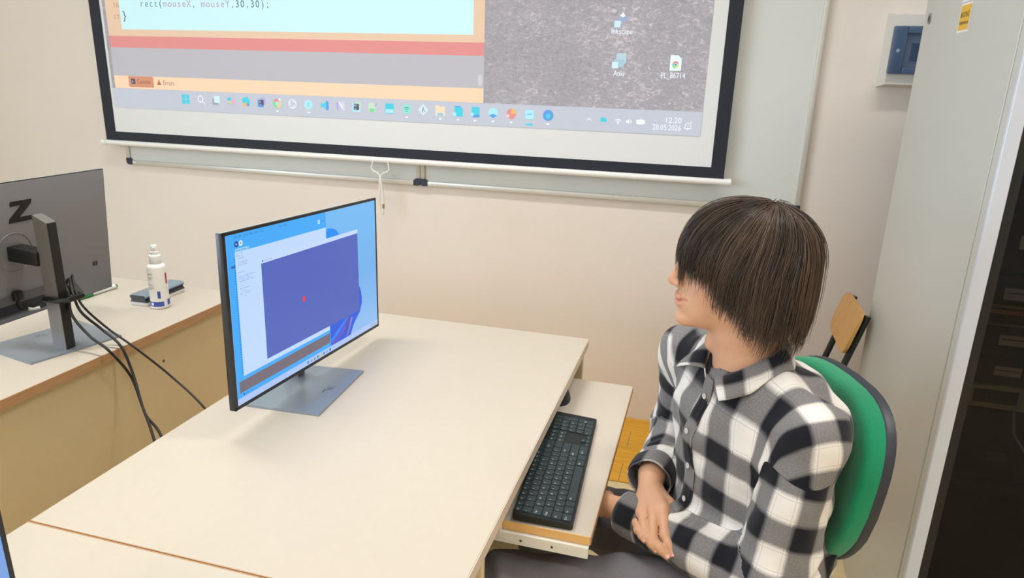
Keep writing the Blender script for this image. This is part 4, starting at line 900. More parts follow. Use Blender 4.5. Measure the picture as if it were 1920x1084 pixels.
def surface(fn, lo, hi, h, steps=2):
    lo = np.array(lo, float); hi = np.array(hi, float); n = np.ceil((hi-lo)/h).astype(int)+1
    ax = [lo[i] + h*np.arange(n[i]) for i in range(3)]
    V = np.empty(n)
    for i in range(n[0]):
        Y, Z = np.meshgrid(ax[1], ax[2], indexing='ij'); P = np.stack([np.full(Y.size, ax[0][i]), Y.ravel(), Z.ravel()], 1)
        V[i] = fn(P).reshape(n[1], n[2])
    ins = V < 0
    sl = lambda A, a, b, c: A[a:A.shape[0]-1+a, b:A.shape[1]-1+b, c:A.shape[2]-1+c]
    cnt = sum(sl(ins, a, b, c).astype(int) for a in (0, 1) for b in (0, 1) for c in (0, 1))
    act = (cnt > 0) & (cnt < 8); I = np.argwhere(act)
    idx = -np.ones(act.shape, int); idx[act] = np.arange(len(I))
    acc = np.zeros((len(I), 3)); num = np.zeros(len(I))
    cr = [(a, b, c) for a in (0, 1) for b in (0, 1) for c in (0, 1)]
    for p in cr:
        for q in cr:
            if sum(abs(p[i]-q[i]) for i in range(3)) != 1 or p > q: continue
            va = V[I[:, 0]+p[0], I[:, 1]+p[1], I[:, 2]+p[2]]; vb = V[I[:, 0]+q[0], I[:, 1]+q[1], I[:, 2]+q[2]]
            m = (va < 0) != (vb < 0); t = np.where(m, va/np.where(m, va-vb, 1), 0)
            pos = np.array(p) + t[:, None]*(np.array(q)-np.array(p)); acc[m] += pos[m]; num[m] += 1
    vt = lo + h*(I + acc/np.maximum(num, 1)[:, None])
    for _ in range(steps):
        d0 = fn(vt); e = h*0.25; g = np.stack([fn(vt + np.eye(3)[i]*e) - fn(vt - np.eye(3)[i]*e) for i in range(3)], 1)/(2*e)
        vt = vt - np.clip(d0/np.maximum((g*g).sum(1), 0.05), -h*0.5, h*0.5)[:, None]*g
    F = []
    for a in range(3):
        b, c = (a+1) % 3, (a+2) % 3
        s0 = [slice(None)]*3; s1 = [slice(None)]*3; s0[a] = slice(0, -1); s1[a] = slice(1, None)
        A0 = ins[tuple(s0)]; A1 = ins[tuple(s1)]; E = np.argwhere(A0 != A1)
        E = E[(E[:, b] > 0) & (E[:, c] > 0) & (E[:, b] < n[b]-1) & (E[:, c] < n[c]-1)]
        if not len(E): continue
        fl = A0[tuple(E.T)]
        def cell(db, dc):
            Q = E.copy(); Q[:, b] += db; Q[:, c] += dc; return idx[tuple(Q.T)]
        q = np.stack([cell(-1, -1), cell(0, -1), cell(0, 0), cell(-1, 0)], 1)
        q[~fl] = q[~fl][:, ::-1]; F.append(q)
    F = np.concatenate(F); F = F[(F >= 0).all(1)]
    return vt, F
def np_mesh(name, v, f, mats, parent, base, uv=None, attr=None, mi=None, smooth=True):
    me = bpy.data.meshes.new(name); v = np.asarray(v) - np.asarray(base)
    me.vertices.add(len(v)); me.vertices.foreach_set('co', v.astype(np.float32).ravel())
    k = f.shape[1]; me.loops.add(f.size); me.loops.foreach_set('vertex_index', f.astype(np.int32).ravel())
    me.polygons.add(len(f)); me.polygons.foreach_set('loop_start', (np.arange(len(f))*k).astype(np.int32))
    for x in mats: me.materials.append(x)
    if mi is not None: me.polygons.foreach_set('material_index', mi.astype(np.int32))
    me.update(calc_edges=True); me.validate()
    if smooth: me.shade_smooth()
    if uv is not None:
        l = me.uv_layers.new(name='cloth'); l.data.foreach_set('uv', uv.astype(np.float32).ravel())
    if attr is not None:
        for an, av in attr.items():
            a = me.attributes.new(an, 'FLOAT', 'POINT'); a.data.foreach_set('value', av.astype(np.float32))
    return link(name, me, parent)

# skeleton of the sitting person (world metres)
TA = math.radians(30); tF = np.array([-math.cos(TA), -math.sin(TA), 0]); tL = np.array([math.sin(TA), -math.cos(TA), 0]); tU = np.array([0, 0, 1.0])
TB = np.stack([tF, tL, tU])
N0 = np.array([0.100, 1.250, 0.985])
LS = np.array([0.204, 1.116, 0.908]); EL = np.array([0.176, 1.066, 0.660]); WL = np.array([-0.0895, 1.245, 0.630])
RS = np.array([0.006, 1.410, 0.920]); ER = np.array([0.004, 1.520, 0.690]); WR = np.array([-0.044, 1.300, 0.690])
HC = np.array([0.069, 1.250, 1.160])
PB = np.array([0.14, 1.30, 0.0])
person = thing('person', 'person in black and white checked shirt sitting sideways with hands on lap', 'person', tuple(PB))

# --- skin
def skin_mat():
    mt = bpy.data.materials.new('skin'); mt.use_nodes = True; nt = mt.node_tree; b = nt.nodes['Principled BSDF']
    at = nt.nodes.new('ShaderNodeAttribute'); at.attribute_name = 'redness'
    n = nt.nodes.new('ShaderNodeTexNoise'); n.inputs['Scale'].default_value = 60; n.inputs['Detail'].default_value = 4
    mx = nt.nodes.new('ShaderNodeMix'); mx.data_type = 'RGBA'; mx.inputs[6].default_value = rgb((209, 161, 129)); mx.inputs[7].default_value = rgb((196, 122, 108))
    nt.links.new(at.outputs['Fac'], mx.inputs[0])
    m2 = nt.nodes.new('ShaderNodeMix'); m2.data_type = 'RGBA'; m2.inputs[7].default_value = rgb((204, 150, 118))
    mr = nt.nodes.new('ShaderNodeMapRange'); mr.inputs[1].default_value = 0.45; mr.inputs[2].default_value = 0.75; mr.inputs[4].default_value = 0.35
    nt.links.new(n.outputs['Fac'], mr.inputs[0]); nt.links.new(mr.outputs[0], m2.inputs[0]); nt.links.new(mx.outputs[2], m2.inputs[6]); nt.links.new(m2.outputs[2], b.inputs['Base Color'])
    b.inputs['Roughness'].default_value = 0.5; b.inputs['Specular IOR Level'].default_value = 0.35
    b.inputs['Subsurface Weight'].default_value = 0.12; b.inputs['Subsurface Radius'].default_value = (0.012, 0.005, 0.003); b.inputs['Subsurface Scale'].default_value = 0.6
    bp = nt.nodes.new('ShaderNodeBump'); bp.inputs['Strength'].default_value = 0.08; bp.inputs['Distance'].default_value = 0.001
    n3 = nt.nodes.new('ShaderNodeTexNoise'); n3.inputs['Scale'].default_value = 420; nt.links.new(n3.outputs['Fac'], bp.inputs['Height']); nt.links.new(bp.outputs['Normal'], b.inputs['Normal'])
    return mt
M_skin = skin_mat()
HA = math.radians(7); HB = np.array([[-math.cos(HA), -math.sin(HA), 0], [math.sin(HA), -math.cos(HA), 0], [0, 0, 1.0]])
def hl(P):      # world -> head local (forward, left, up)
    return (P - HC) @ HB.T
def f_head(P):
    q = hl(P); d = ell(q, (-0.012, 0, 0.004), (0.098, 0.076, 0.090))
    qa = q.copy(); qa[:, 1] = np.abs(qa[:, 1])
    d = smin(d, ell(q, (0.030, 0, -0.035), (0.056, 0.058, 0.080)), 0.024)
    d = smin(d, ell(q, (0.030, 0, 0.030), (0.068, 0.066, 0.052)), 0.030)          # brow and forehead
    d = smin(d, rcone(qa, (0.050, 0.010, -0.100), (-0.008, 0.050, -0.070), 0.019, 0.018), 0.024)   # jaw
    d = smin(d, rcone(qa, (0.056, 0.022, -0.080), (0.052, 0.038, -0.038), 0.022, 0.021), 0.018)    # cheek
    d = smin(d, ell(q, (0.078, 0, -0.104), (0.0215, 0.023, 0.0175)), 0.014)       # chin
    d = smin(d, ell(q, (0.0760, 0, -0.068), (0.0248, 0.029, 0.030)), 0.012)         # muzzle
    d = smin(d, rcone(q, (0.092, 0, 0.004), (0.106, 0, -0.034), 0.0085, 0.0105), 0.012)   # nose bridge
    d = smin(d, ell(q, (0.1065, 0, -0.0365), (0.0108, 0.0105, 0.0095)), 0.006)
    d = smin(d, ell(qa, (0.0975, 0.0115, -0.0405), (0.0105, 0.0072, 0.0078)), 0.006)
    d = smax(d, -ell(qa, (0.1035, 0.0062, -0.0478), (0.0055, 0.0032, 0.0030)), 0.003)
    d = smin(d, ell(q, (0.0965, 0, -0.0635), (0.0062, 0.022, 0.0055)), 0.006)     # upper lip
    d = smin(d, ell(q, (0.0955, 0, -0.0765), (0.0068, 0.020, 0.0058)), 0.006)     # lower lip
    mouth = np.minimum(rcone(qa, (0.1040, 0.0, -0.0700), (0.0955, 0.018, -0.0690), 0.0024, 0.0024), rcone(qa, (0.0955, 0.018, -0.0690), (0.0850, 0.030, -0.0655), 0.0026, 0.0016))
    d = smax(d, -mouth, 0.002)
    d = smax(d, -ell(qa, (0.101, 0.033, -0.010), (0.016, 0.017, 0.011)), 0.012)   # eye sockets
    d = smin(d, ell(qa, (-0.008, 0.076, -0.022), (0.018, 0.006, 0.030)), 0.006)   # ears
    return d
NK = np.array([0.106, 1.250, 0.975])
def f_neck(P): return chain(P, [HC + [0.012, 0, -0.050], HC + [0.022, 0, -0.115], NK, NK + [0.01, 0.0, -0.06]], [0.056, 0.053, 0.056, 0.075], 0.02)
adam = lambda P: ell(P, HC + np.array([-0.030, 0.0, -0.150]), (0.012, 0.012, 0.016))
f_upper = lambda P: smin(smin(f_head(P), f_neck(P), 0.016), adam(P), 0.014)
v1, F1 = surface(f_upper, HC + [-0.135, -0.10, -0.225], HC + [0.125, 0.10, 0.105], 0.0027)
q = hl(v1)
lipd = np.minimum(ell(q, (0.0955, 0, -0.0630), (0.010, 0.023, 0.0068)), ell(q, (0.0945, 0, -0.0765), (0.011, 0.021, 0.0068)))
red1 = 0.42*np.clip(1 - np.maximum(lipd, 0)/0.0022, 0, 1) + 0.5*np.clip(1 - np.linalg.norm(q-[0.108, 0, -0.037], axis=1)/0.022, 0, 1) + 0.25*np.clip(1 - np.linalg.norm(np.abs(q)-[0.062, 0.05, 0.036], axis=1)/0.035, 0, 1)
qa_ = q.copy(); qa_[:, 1] = np.abs(qa_[:, 1]); mth = np.minimum(rcone(qa_, (0.1040, 0.0, -0.0700), (0.0955, 0.018, -0.0690), 0.0020, 0.0018), rcone(qa_, (0.0955, 0.018, -0.0690), (0.0850, 0.030, -0.0655), 0.0018, 0.0014))
red1 = red1 + 0.9*np.clip(1 - np.maximum(mth, 0)/0.0016, 0, 1)  # crease between the lips darkened in the colour so the mouth line shows
# right hand resting on the left forearm, back of the hand up
Hh = dict(wrist=(-0.0454,1.2850,0.6830), kI=(-0.0141,1.1900,0.6884), kM=(-0.0303,1.1880,0.6816), kR=(-0.0519,1.1930,0.6702), kP=(-0.0675,1.2020,0.6563), pI=(-0.0049,1.1450,0.6640), tI=(0.0118,1.1220,0.6443), pM=(-0.0255,1.1380,0.6516), tM=(0.0020,1.1180,0.6403), pR=(-0.0390,1.1480,0.6519), tR=(-0.0179,1.1260,0.6424), pP=(-0.0542,1.1620,0.6505), tP=(-0.0398,1.1400,0.6469), tb=(-0.0064,1.2250,0.6771), ti=(0.0176,1.1720,0.6759), tt=(0.0270,1.1450,0.6712))
Hh = {k: np.array(p) for k, p in Hh.items()}
def f_rhand(P):
    w = Hh['wrist']; d = rcone(P, WR + (WR-w)*1.2 + [0, 0.05, 0], WR, 0.027, 0.0255); d = smin(d, rcone(P, WR, w, 0.0255, 0.0235), 0.012)
    dn = np.array([0, 0.006, -0.010])
    for k, r in (('kI', 0.0135), ('kM', 0.0140), ('kR', 0.0130), ('kP', 0.0118)):
        d = smin(d, rcone(P, w*0.82 + Hh[k]*0.18 + dn*0.3, Hh[k] + dn*0.4, 0.0160, r), 0.010)
    d = smin(d, rcone(P, w*0.55 + Hh['tb']*0.45 + dn, Hh['tb'], 0.0165, 0.0140), 0.012)
    fing = None
    for kk, pp, tt, r in (('kI', 'pI', 'tI', 0.0094), ('kM', 'pM', 'tM', 0.0096), ('kR', 'pR', 'tR', 0.0090), ('kP', 'pP', 'tP', 0.0080)):
        a, b, c = Hh[kk], Hh[pp], Hh[tt]; mid = b*0.45 + c*0.55 + np.array([0, -0.003, 0.002])
        g = chain(P, [a + dn*0.3, b, mid, c], [r*1.12, r, r*0.92, r*0.78], 0.004); g = smin(g, np.linalg.norm(P-b, axis=1)-r*1.05, 0.004)
        fing = g if fing is None else smin(fing, g, 0.0016)
    d = smin(d, fing, 0.005)
    g = chain(P, [Hh['tb'], Hh['ti'], Hh['tt']], [0.0128, 0.0104, 0.0082], 0.005)
    return smin(d, g, 0.006)
v2, F2 = surface(f_rhand, (-0.110, 1.085, 0.585), (0.065, 1.375, 0.745), 0.0021)
red2 = 0.35*sum(np.clip(1 - np.linalg.norm(v2-Hh[k], axis=1)/0.012, 0, 1) for k in ('kI', 'kM', 'kR', 'kP', 'pI', 'pM', 'pR', 'tI', 'tM', 'tR', 'tt'))
# left hand lying under the shelf edge on the far thigh
LD = np.array([-0.80, 0.52, -0.22]); LD /= np.linalg.norm(LD); LX = np.cross(LD, [0, 0, 1]); LX /= np.linalg.norm(LX); LN = np.cross(LX, LD)
def lp(a, b, c): return WL + LD*a + LX*b + LN*c
def f_lhand(P):
    d = chain(P, [WL - LD*0.08, WL, lp(0.05, 0, 0)], [0.027, 0.0255, 0.024], 0.01)
    for i, (b, L_) in enumerate(((-0.028, 0.058), (-0.010, 0.070), (0.009, 0.074), (0.027, 0.066))):
        k = lp(0.115, b*0.95, 0.002); d = smin(d, rcone(P, lp(0.06, b*0.5, 0), k, 0.018, 0.0125), 0.01)
        g = chain(P, [k, lp(0.115+L_*0.5, b*1.1, -0.002), lp(0.115+L_*0.85, b*1.1, -0.016)], [0.0105, 0.0095, 0.008], 0.004); d = smin(d, g, 0.004)
    d = smin(d, chain(P, [lp(0.055, 0.022, -0.004), lp(0.085, 0.046, -0.008), lp(0.115, 0.052, -0.014)], [0.015, 0.0115, 0.009], 0.006), 0.008)
    return d
pl_ = np.array([lp(a, b, c) for a in (-0.1, 0.22) for b in (-0.07, 0.085) for c in (-0.06, 0.04)])
v3, F3 = surface(f_lhand, pl_.min(0), pl_.max(0), 0.003)
# hidden trunk and limbs under the clothes
hipL = np.array([0.175, 1.215, 0.500]); hipR = np.array([0.150, 1.375, 0.495]); knL = np.array([-0.290, 1.105, 0.500]); knR = np.array([-0.300, 1.420, 0.490]); anL = np.array([-0.200, 1.130, 0.085]); anR = np.array([-0.230, 1.430, 0.085])
def f_trunk(P):
    d = ell(P, (0.135, 1.272, 0.82), (0.085, 0.145, 0.15), TB); d = smin(d, ell(P, (0.155, 1.285, 0.60), (0.10, 0.14, 0.15), TB), 0.06)
    d = smin(d, chain(P, [NK, NK + [0.01, 0, -0.08]], [0.05, 0.07], 0.02), 0.03)
    for S_, E_, W_ in ((LS, EL, WL), (RS, ER, WR)): d = smin(d, chain(P, [S_, E_, W_], [0.048, 0.038, 0.026], 0.02), 0.02)
    for h_, k_, a_ in ((hipL, knL, anL), (hipR, knR, anR)): d = smin(d, chain(P, [h_, k_, a_], [0.068, 0.048, 0.034], 0.03), 0.03)
    return d
v4, F4 = surface(f_trunk, (-0.40, 0.98, 0.04), (0.32, 1.62, 1.02), 0.014, 1)
vs = [v1, v2, v3, v4]; fs = [F1, F2, F3, F4]; off = np.cumsum([0]+[len(x) for x in vs])
red = np.concatenate([red1, red2, np.zeros(len(v3)), np.zeros(len(v4))])
body = np_mesh('body', np.concatenate(vs), np.concatenate([F_+o for F_, o in zip(fs, off)]), [M_skin], person, PB, attr={'redness': np.clip(red, 0, 1)})
M_eye = mat('eye_white', (225, 222, 216), 0.15); M_iris = mat('iris_brown', (60, 44, 34), 0.1)
for s in (-1, 1):
    c = HC + np.array([0.0765, s*0.032, -0.0105]) @ HB - PB
    bm = bmesh.new(); bmesh.ops.create_uvsphere(bm, u_segments=20, v_segments=14, radius=0.0125)
    for w_ in bm.verts: w_.co += Vector(c)
    eo = MB().bm(bm).build('eye', M_eye, person)
    MB().lathe([(0.0, 0.0), (0.0058, 0.0), (0.0040, 0.0012), (0.0, 0.0016)], n=16).build('iris', M_iris, eo, loc=tuple(c + HB[0]*0.0113), rot=Vector(HB[0]).to_track_quat('Z', 'Y').to_euler())
# fingernails
nm = MB()
def nail(tip, prev, up, r, name='fingernail'):
    d = (tip-prev)/np.linalg.norm(tip-prev); up = up - d*(up @ d); up /= np.linalg.norm(up); s = np.cross(d, up)
    v = []; n = 6
    for i in range(n+1):
        for j in range(5):
            a = (i/n-0.35)*r*1.7; b = (j/4-0.5)*1.6; w = 1.0 if i < n else 0.85
            p = tip + d*a + s*(math.sin(b)*r*0.92*w) + up*(math.cos(b)*r*0.97 + 0.0002 - max(0, i/n-0.5)*0.0012); v.append(p-PB)
    f = [(i*5+j, i*5+j+1, (i+1)*5+j+1, (i+1)*5+j) for i in range(n) for j in range(4)]
    MB().add(v, f).build(name, mat('nail', (222, 168, 150), 0.25), body, recalc=False)
upv = np.array([0.1, -0.85, 0.6])
for k, p, r in (('tI', 'pI', 0.0073), ('tM', 'pM', 0.0075), ('tR', 'pR', 0.0070), ('tP', 'pP', 0.0062)): nail(Hh[k]-(Hh[k]-Hh[p])*0.02, Hh[p], upv + np.array([0, -0.3, -0.2]), r)
nail(Hh['tt']-(Hh['tt']-Hh['ti'])*0.1, Hh['ti'], np.array([0.35, -0.6, 0.6]), 0.0078)

# --- shirt
def plaid_mat(name, ph=(0.0, 0.0), per=0.088, dim=1.0, ph2=None):
    mt = bpy.data.materials.new(name); mt.use_nodes = True; nt = mt.node_tree; b = nt.nodes['Principled BSDF']; N = nt.nodes.new; Lk = nt.links.new
    def M(op, a, b_=None, c=None):
        m_ = N('ShaderNodeMath'); m_.operation = op
        for i, x in enumerate((a, b_, c)):
            if x is None: continue
            if isinstance(x, (int, float)): m_.inputs[i].default_value = x
            else: Lk(x, m_.inputs[i])
        return m_.outputs[0]
    def pattern(uvname, ph):
        uv = N('ShaderNodeUVMap'); uv.uv_map = uvname; sp = N('ShaderNodeSeparateXYZ'); Lk(uv.outputs[0], sp.inputs[0])
        wn = N('ShaderNodeTexNoise'); wn.inputs['Scale'].default_value = 9.0; Lk(uv.outputs[0], wn.inputs['Vector'])
        outs = []; lines = []
        for k in (0, 1):
            x = M('MULTIPLY_ADD', wn.outputs['Fac'], 0.006, sp.outputs[k]); x = M('MULTIPLY_ADD', x, 2*math.pi/per, ph[k])
            s = M('SINE', x); w = M('MULTIPLY_ADD', s, 1.7, 0.5); cl = N('ShaderNodeClamp'); Lk(w, cl.inputs[0]); outs.append(cl.outputs[0])
            lines.append(M('LESS_THAN', M('ABSOLUTE', M('SUBTRACT', s, 0.42)), 0.045))
        v = M('MULTIPLY', M('ADD', outs[0], outs[1]), 0.5)
        ln = M('MULTIPLY', M('MAXIMUM', lines[0], lines[1]), 0.22)
        return M('SUBTRACT', v, M('MULTIPLY', ln, M('SUBTRACT', v, 0.2))), uv
    v, uv = pattern('cloth', ph)
    if ph2 is not None:
        va, _ = pattern('sleeve_cloth', ph2); at = N('ShaderNodeAttribute'); at.attribute_name = 'sleeve'
        g = M('GREATER_THAN', at.outputs['Fac'], 0.0); v = M('ADD', M('MULTIPLY', va, g), M('MULTIPLY', v, M('SUBTRACT', 1.0, g)))
        sm = M('LESS_THAN', M('ABSOLUTE', M('SUBTRACT', at.outputs['Fac'], 0.0)), 0.035); v = M('SUBTRACT', v, M('MULTIPLY', sm, 0.22))
    th = N('ShaderNodeTexNoise'); th.inputs['Scale'].default_value = 900; Lk(uv.outputs[0], th.inputs['Vector'])
    fl = N('ShaderNodeTexNoise'); fl.inputs['Scale'].default_value = 420; fl.inputs['Detail'].default_value = 3; Lk(uv.outputs[0], fl.inputs['Vector'])
    sg = M('SUBTRACT', 1.0, M('MULTIPLY', M('ABSOLUTE', M('SUBTRACT', v, 0.5)), 2.0))
    v = M('ADD', v, M('MULTIPLY', M('SUBTRACT', fl.outputs['Fac'], 0.5), M('MULTIPLY_ADD', sg, 0.20, 0.05)))
    r = N('ShaderNodeValToRGB'); e = r.color_ramp.elements
    e[0].position = 0.05; e[0].color = rgb((24*dim, 25*dim, 32*dim)); e[1].position = 0.95; e[1].color = rgb((222*dim, 216*dim, 210*dim)); k_ = e.new(0.5); k_.color = rgb((120*dim, 117*dim, 117*dim))
    Lk(v, r.inputs[0]); Lk(r.outputs[0], b.inputs['Base Color'])
    b.inputs['Roughness'].default_value = 0.9; b.inputs['Specular IOR Level'].default_value = 0.12; b.inputs['Sheen Weight'].default_value = 0.15
    bp = N('ShaderNodeBump'); bp.inputs['Strength'].default_value = 0.25; bp.inputs['Distance'].default_value = 0.0006; Lk(th.outputs['Fac'], bp.inputs['Height']); Lk(bp.outputs['Normal'], b.inputs['Normal'])
    return mt
M_plaid = plaid_mat('checked_shirt_cloth', (0.6, 1.2), ph2=(2.2, 0.4))
M_inner = mat('shirt_inside', (40, 41, 50), 0.9)
n1 = Wob(3, 0.11, 9); n2 = Wob(5, 0.055, 12); n3 = Wob(11, 0.20, 7)
def f_torso(P):
    d = ell(P, (0.120, 1.262, 0.858), (0.112, 0.180, 0.118), TB)
    d = smin(d, ell(P, (0.142, 1.275, 0.740), (0.128, 0.172, 0.170), TB), 0.05)
    d = smin(d, ell(P, (0.150, 1.285, 0.620), (0.150, 0.180, 0.110), TB), 0.05)
    for S_ in (LS, RS): d = smin(d, rcone(P, N0 + [0.010, 0.0, -0.036], S_ + [0.004, 0, 0.010], 0.064, 0.055), 0.03)
    d = smin(d, ell(P, (0.168, 1.288, 0.880), (0.100, 0.165, 0.100), TB), 0.04)
    # drape: slanted folds over belly and side
    q = (P - N0) @ TB.T
    s = np.clip((0.93-P[:, 2])/0.25, 0, 1)
    d = d + 0.0040*s*np.sin(70*(q[:, 2]*0.8 + q[:, 1]*0.45) + 2.2*n3(P)) * np.clip(0.5+0.5*n3(P*1.3), 0, 1)
    return d + 0.0036*n1(P) + 0.0014*n2(P)
def limb(P, S_, E_, W_):
    """parameter along the arm, and raw tube distance"""
    l1 = np.linalg.norm(E_-S_); l2 = np.linalg.norm(W_-E_)
    t1 = np.clip(((P-S_) @ (E_-S_))/l1**2, 0, 1); t2 = np.clip(((P-E_) @ (W_-E_))/l2**2, 0, 1)
    d1 = np.linalg.norm(P-S_-t1[:, None]*(E_-S_), axis=1); d2 = np.linalg.norm(P-E_-t2[:, None]*(W_-E_), axis=1)
    up = d1 < d2
    return np.where(up, t1*l1, l1+t2*l2), up, l1, l2
def f_sleeve(P, S_, E_, W_, r, seed):
    d = chain(P, [S_, E_, W_], r, 0.035)
    s, up, l1, l2 = limb(P, S_, E_, W_)
    nn = np.cross(E_-S_, W_-E_); nn /= np.linalg.norm(nn); ax = np.where(up[:, None], (E_-S_)/l1, (W_-E_)/l2)
    bb = np.cross(ax, nn); c0 = np.where(up[:, None], S_ + ((P-S_) @ (E_-S_)/l1**2)[:, None]*(E_-S_), E_ + ((P-E_) @ (W_-E_)/l2**2)[:, None]*(W_-E_))
    ang = np.arctan2(((P-c0)*bb).sum(1), (P-c0) @ nn)
    near = np.exp(-((s-l1)/0.075)**2); cuff = np.exp(-((s-(l1+l2))/0.07)**2)
    w = n1(P*1.4+seed)
    d = d + 0.0052*near*np.sin(s*2*np.pi/0.034 + 1.6*np.sin(ang) + 1.5*w) * (0.55+0.45*np.cos(ang-0.4+seed)) + 0.0042*cuff*np.sin(s*2*np.pi/0.030 + 1.2*np.sin(ang+1) + 1.3*w)
    d = d + 0.0032*n1(P+seed) + 0.0012*n2(P+seed)
    # cut flat at the wrist
    a = (W_-E_)/l2; return np.maximum(d, (P-(W_ - a*(0.052 if seed == 0.0 else 0.028))) @ a)
ARMS = [(LS, EL, WL, [0.055, 0.057, 0.041], 0.0), (RS, ER, WR, [0.062, 0.058, 0.043], 1.7)]
sd_sl = lambda P, A: f_sleeve(P, *A[:3], A[3], A[4])
NCUT = lambda P: -(np.linalg.norm((P-(N0+[0.004, 0, 0.02]))*np.array([1, 1, 0.55]), axis=1) - 0.060)
def f_shirt(P):
    d = f_torso(P)
    for A in ARMS: d = smin(d, sd_sl(P, A), 0.026)
    d = smax(d, NCUT(P), 0.008)
    return np.maximum(d, 0.500 - P[:, 2])
vS, FS = surface(f_shirt, (-0.115, 0.985, 0.490), (0.330, 1.620, 1.050), 0.0048)
dt = f_torso(vS); das = np.stack([sd_sl(vS, A) for A in ARMS], 1); am = das.argmin(1)
sarm = np.stack([((vS-A[0]) @ (A[1]-A[0]))/np.linalg.norm(A[1]-A[0]) for A in ARMS], 1)[np.arange(len(vS)), am]
mask = np.minimum(np.clip((dt - das.min(1))/0.02, -1, 1), np.clip((sarm-0.052 - 0.012*np.sin(vS[:, 0]*40))/0.02, -1, 1))
for _ in range(4):           # smooth the mask so that the seam runs in a clean line
    acc_ = np.zeros(len(vS)); cn_ = np.zeros(len(vS))
    for a_, b_ in ((0, 1), (1, 2), (2, 3), (3, 0)):
        np.add.at(acc_, FS[:, a_], mask[FS[:, b_]]); np.add.at(acc_, FS[:, b_], mask[FS[:, a_]]); np.add.at(cn_, FS[:, a_], 1); np.add.at(cn_, FS[:, b_], 1)
    mask = 0.4*mask + 0.6*acc_/np.maximum(cn_, 1)
def arm_uv(P, A):
    S_, E_, W_ = A[:3]; s, up, l1, l2 = limb(P, S_, E_, W_)
    nn = np.cross(E_-S_, W_-E_); nn /= np.linalg.norm(nn)
    a1 = (E_-S_)/l1; a2 = (W_-E_)/l2
    # plain projections keep the pattern continuous across the elbow
    b1 = np.cross(a1, nn); b2 = np.cross(a2, nn)
    an1 = np.arctan2((P-S_) @ b1, (P-S_) @ nn); an2 = np.arctan2((P-E_) @ b2, (P-E_) @ nn)
    an = np.where(up, an1, an2); return np.stack([an*(4*0.088/(2*np.pi)), s], 1)
def torso_uv(P):
    q = (P - np.array([0.14, 1.275, 0.0])) @ TB.T; f_, l_, z = q[:, 0], q[:, 1], P[:, 2]; zc = 0.87
    an = np.arctan2(l_/0.18, f_/0.12); aa = np.abs(an); ulow = 0.154*np.sign(l_)*np.minimum(aa, np.pi-aa)
    w = np.clip((z-0.85)/0.09, 0, 1); w = w*w*(3-2*w); u = ulow*(1-w) + 0.92*l_*w
    th = np.arctan2(np.maximum(z-zc, 0), f_ + 0.02)
    vv = np.where(z > zc, zc + 0.085*th, np.where(f_ > -0.02, z, zc + 0.085*np.pi + (zc-z)))
    cap = np.clip((np.abs(l_)-0.125)/0.06, 0, 1); cap = cap*cap*(3-2*cap)*np.clip((z-0.80)/0.06, 0, 1)
    u = np.where(cap > 0, u*(1-cap) + cap*np.sign(l_)*(0.92*np.abs(l_) + (0.985-z)*0.9), u); vv = vv*(1-cap) + cap*(zc + 0.085*np.pi/2 - f_)
    return np.stack([u, vv], 1)
uvt = torso_uv(vS)[FS]; ua_ = [arm_uv(vS, A) for A in ARMS]; aF = am[FS].max(1)
uva = np.where((aF == 0)[:, None, None], ua_[0][FS], ua_[1][FS]); W_ = 4*0.088
uva[:, :, 0] -= W_*np.round((uva[:, :, 0]-uva[:, :1, 0])/W_)
shirt = np_mesh('shirt', vS, FS, [M_plaid], person, PB, uv=uvt.reshape(-1, 2), attr={'sleeve': mask})
l2_ = shirt.data.uv_layers.new(name='sleeve_cloth'); l2_.data.foreach_set('uv', uva.reshape(-1, 2).astype(np.float32).ravel())
shirt.data.uv_layers['cloth'].active_render = True
def strip_mesh(name, grid, mt, parent, uvf, thick=0.0, closed=False):
    """grid: rows x cols of points; a cloth strip with thickness"""
    Gd = np.asarray(grid); R_, C_ = Gd.shape[:2]
    du = np.gradient(Gd, axis=0); dv = np.gradient(Gd, axis=1); nn = np.cross(du, dv); nn /= np.linalg.norm(nn, axis=2)[:, :, None]+1e-9
    A = Gd + nn*thick/2; B = Gd - nn*thick/2; v = np.concatenate([A.reshape(-1, 3), B.reshape(-1, 3)]); n = R_*C_
    f = []; uv = []
    cs = C_ if closed else C_-1
    U = lambda i, j: uvf(i/(R_-1), j/(C_-1 if not closed else C_))
    for i in range(R_-1):
        for j in range(cs):
            jj = (j+1) % C_
            a, b, c, d = i*C_+j, i*C_+jj, (i+1)*C_+jj, (i+1)*C_+j
            f.append((a, b, c, d)); f.append((n+d, n+c, n+b, n+a)); uq = [U(i, j), U(i, j+1), U(i+1, j+1), U(i+1, j)]; uv += uq + uq[::-1]
    def rim(a, b, ua): 
        f.append((a, n+a, n+b, b)); uv.extend([ua]*4)
    for j in range(cs): rim(j, (j+1) % C_, U(0, j)); rim((R_-1)*C_+(j+1) % C_, (R_-1)*C_+j, U(R_-1, j))
    if not closed:
        for i in range(R_-1): rim((i+1)*C_, i*C_, U(i, 0)); rim(i*C_+C_-1, (i+1)*C_+C_-1, U(i, C_-1))
    return np_mesh(name, v, np.array(f), [mt] if not isinstance(mt, list) else mt, parent, PB, uv=np.array(uv))
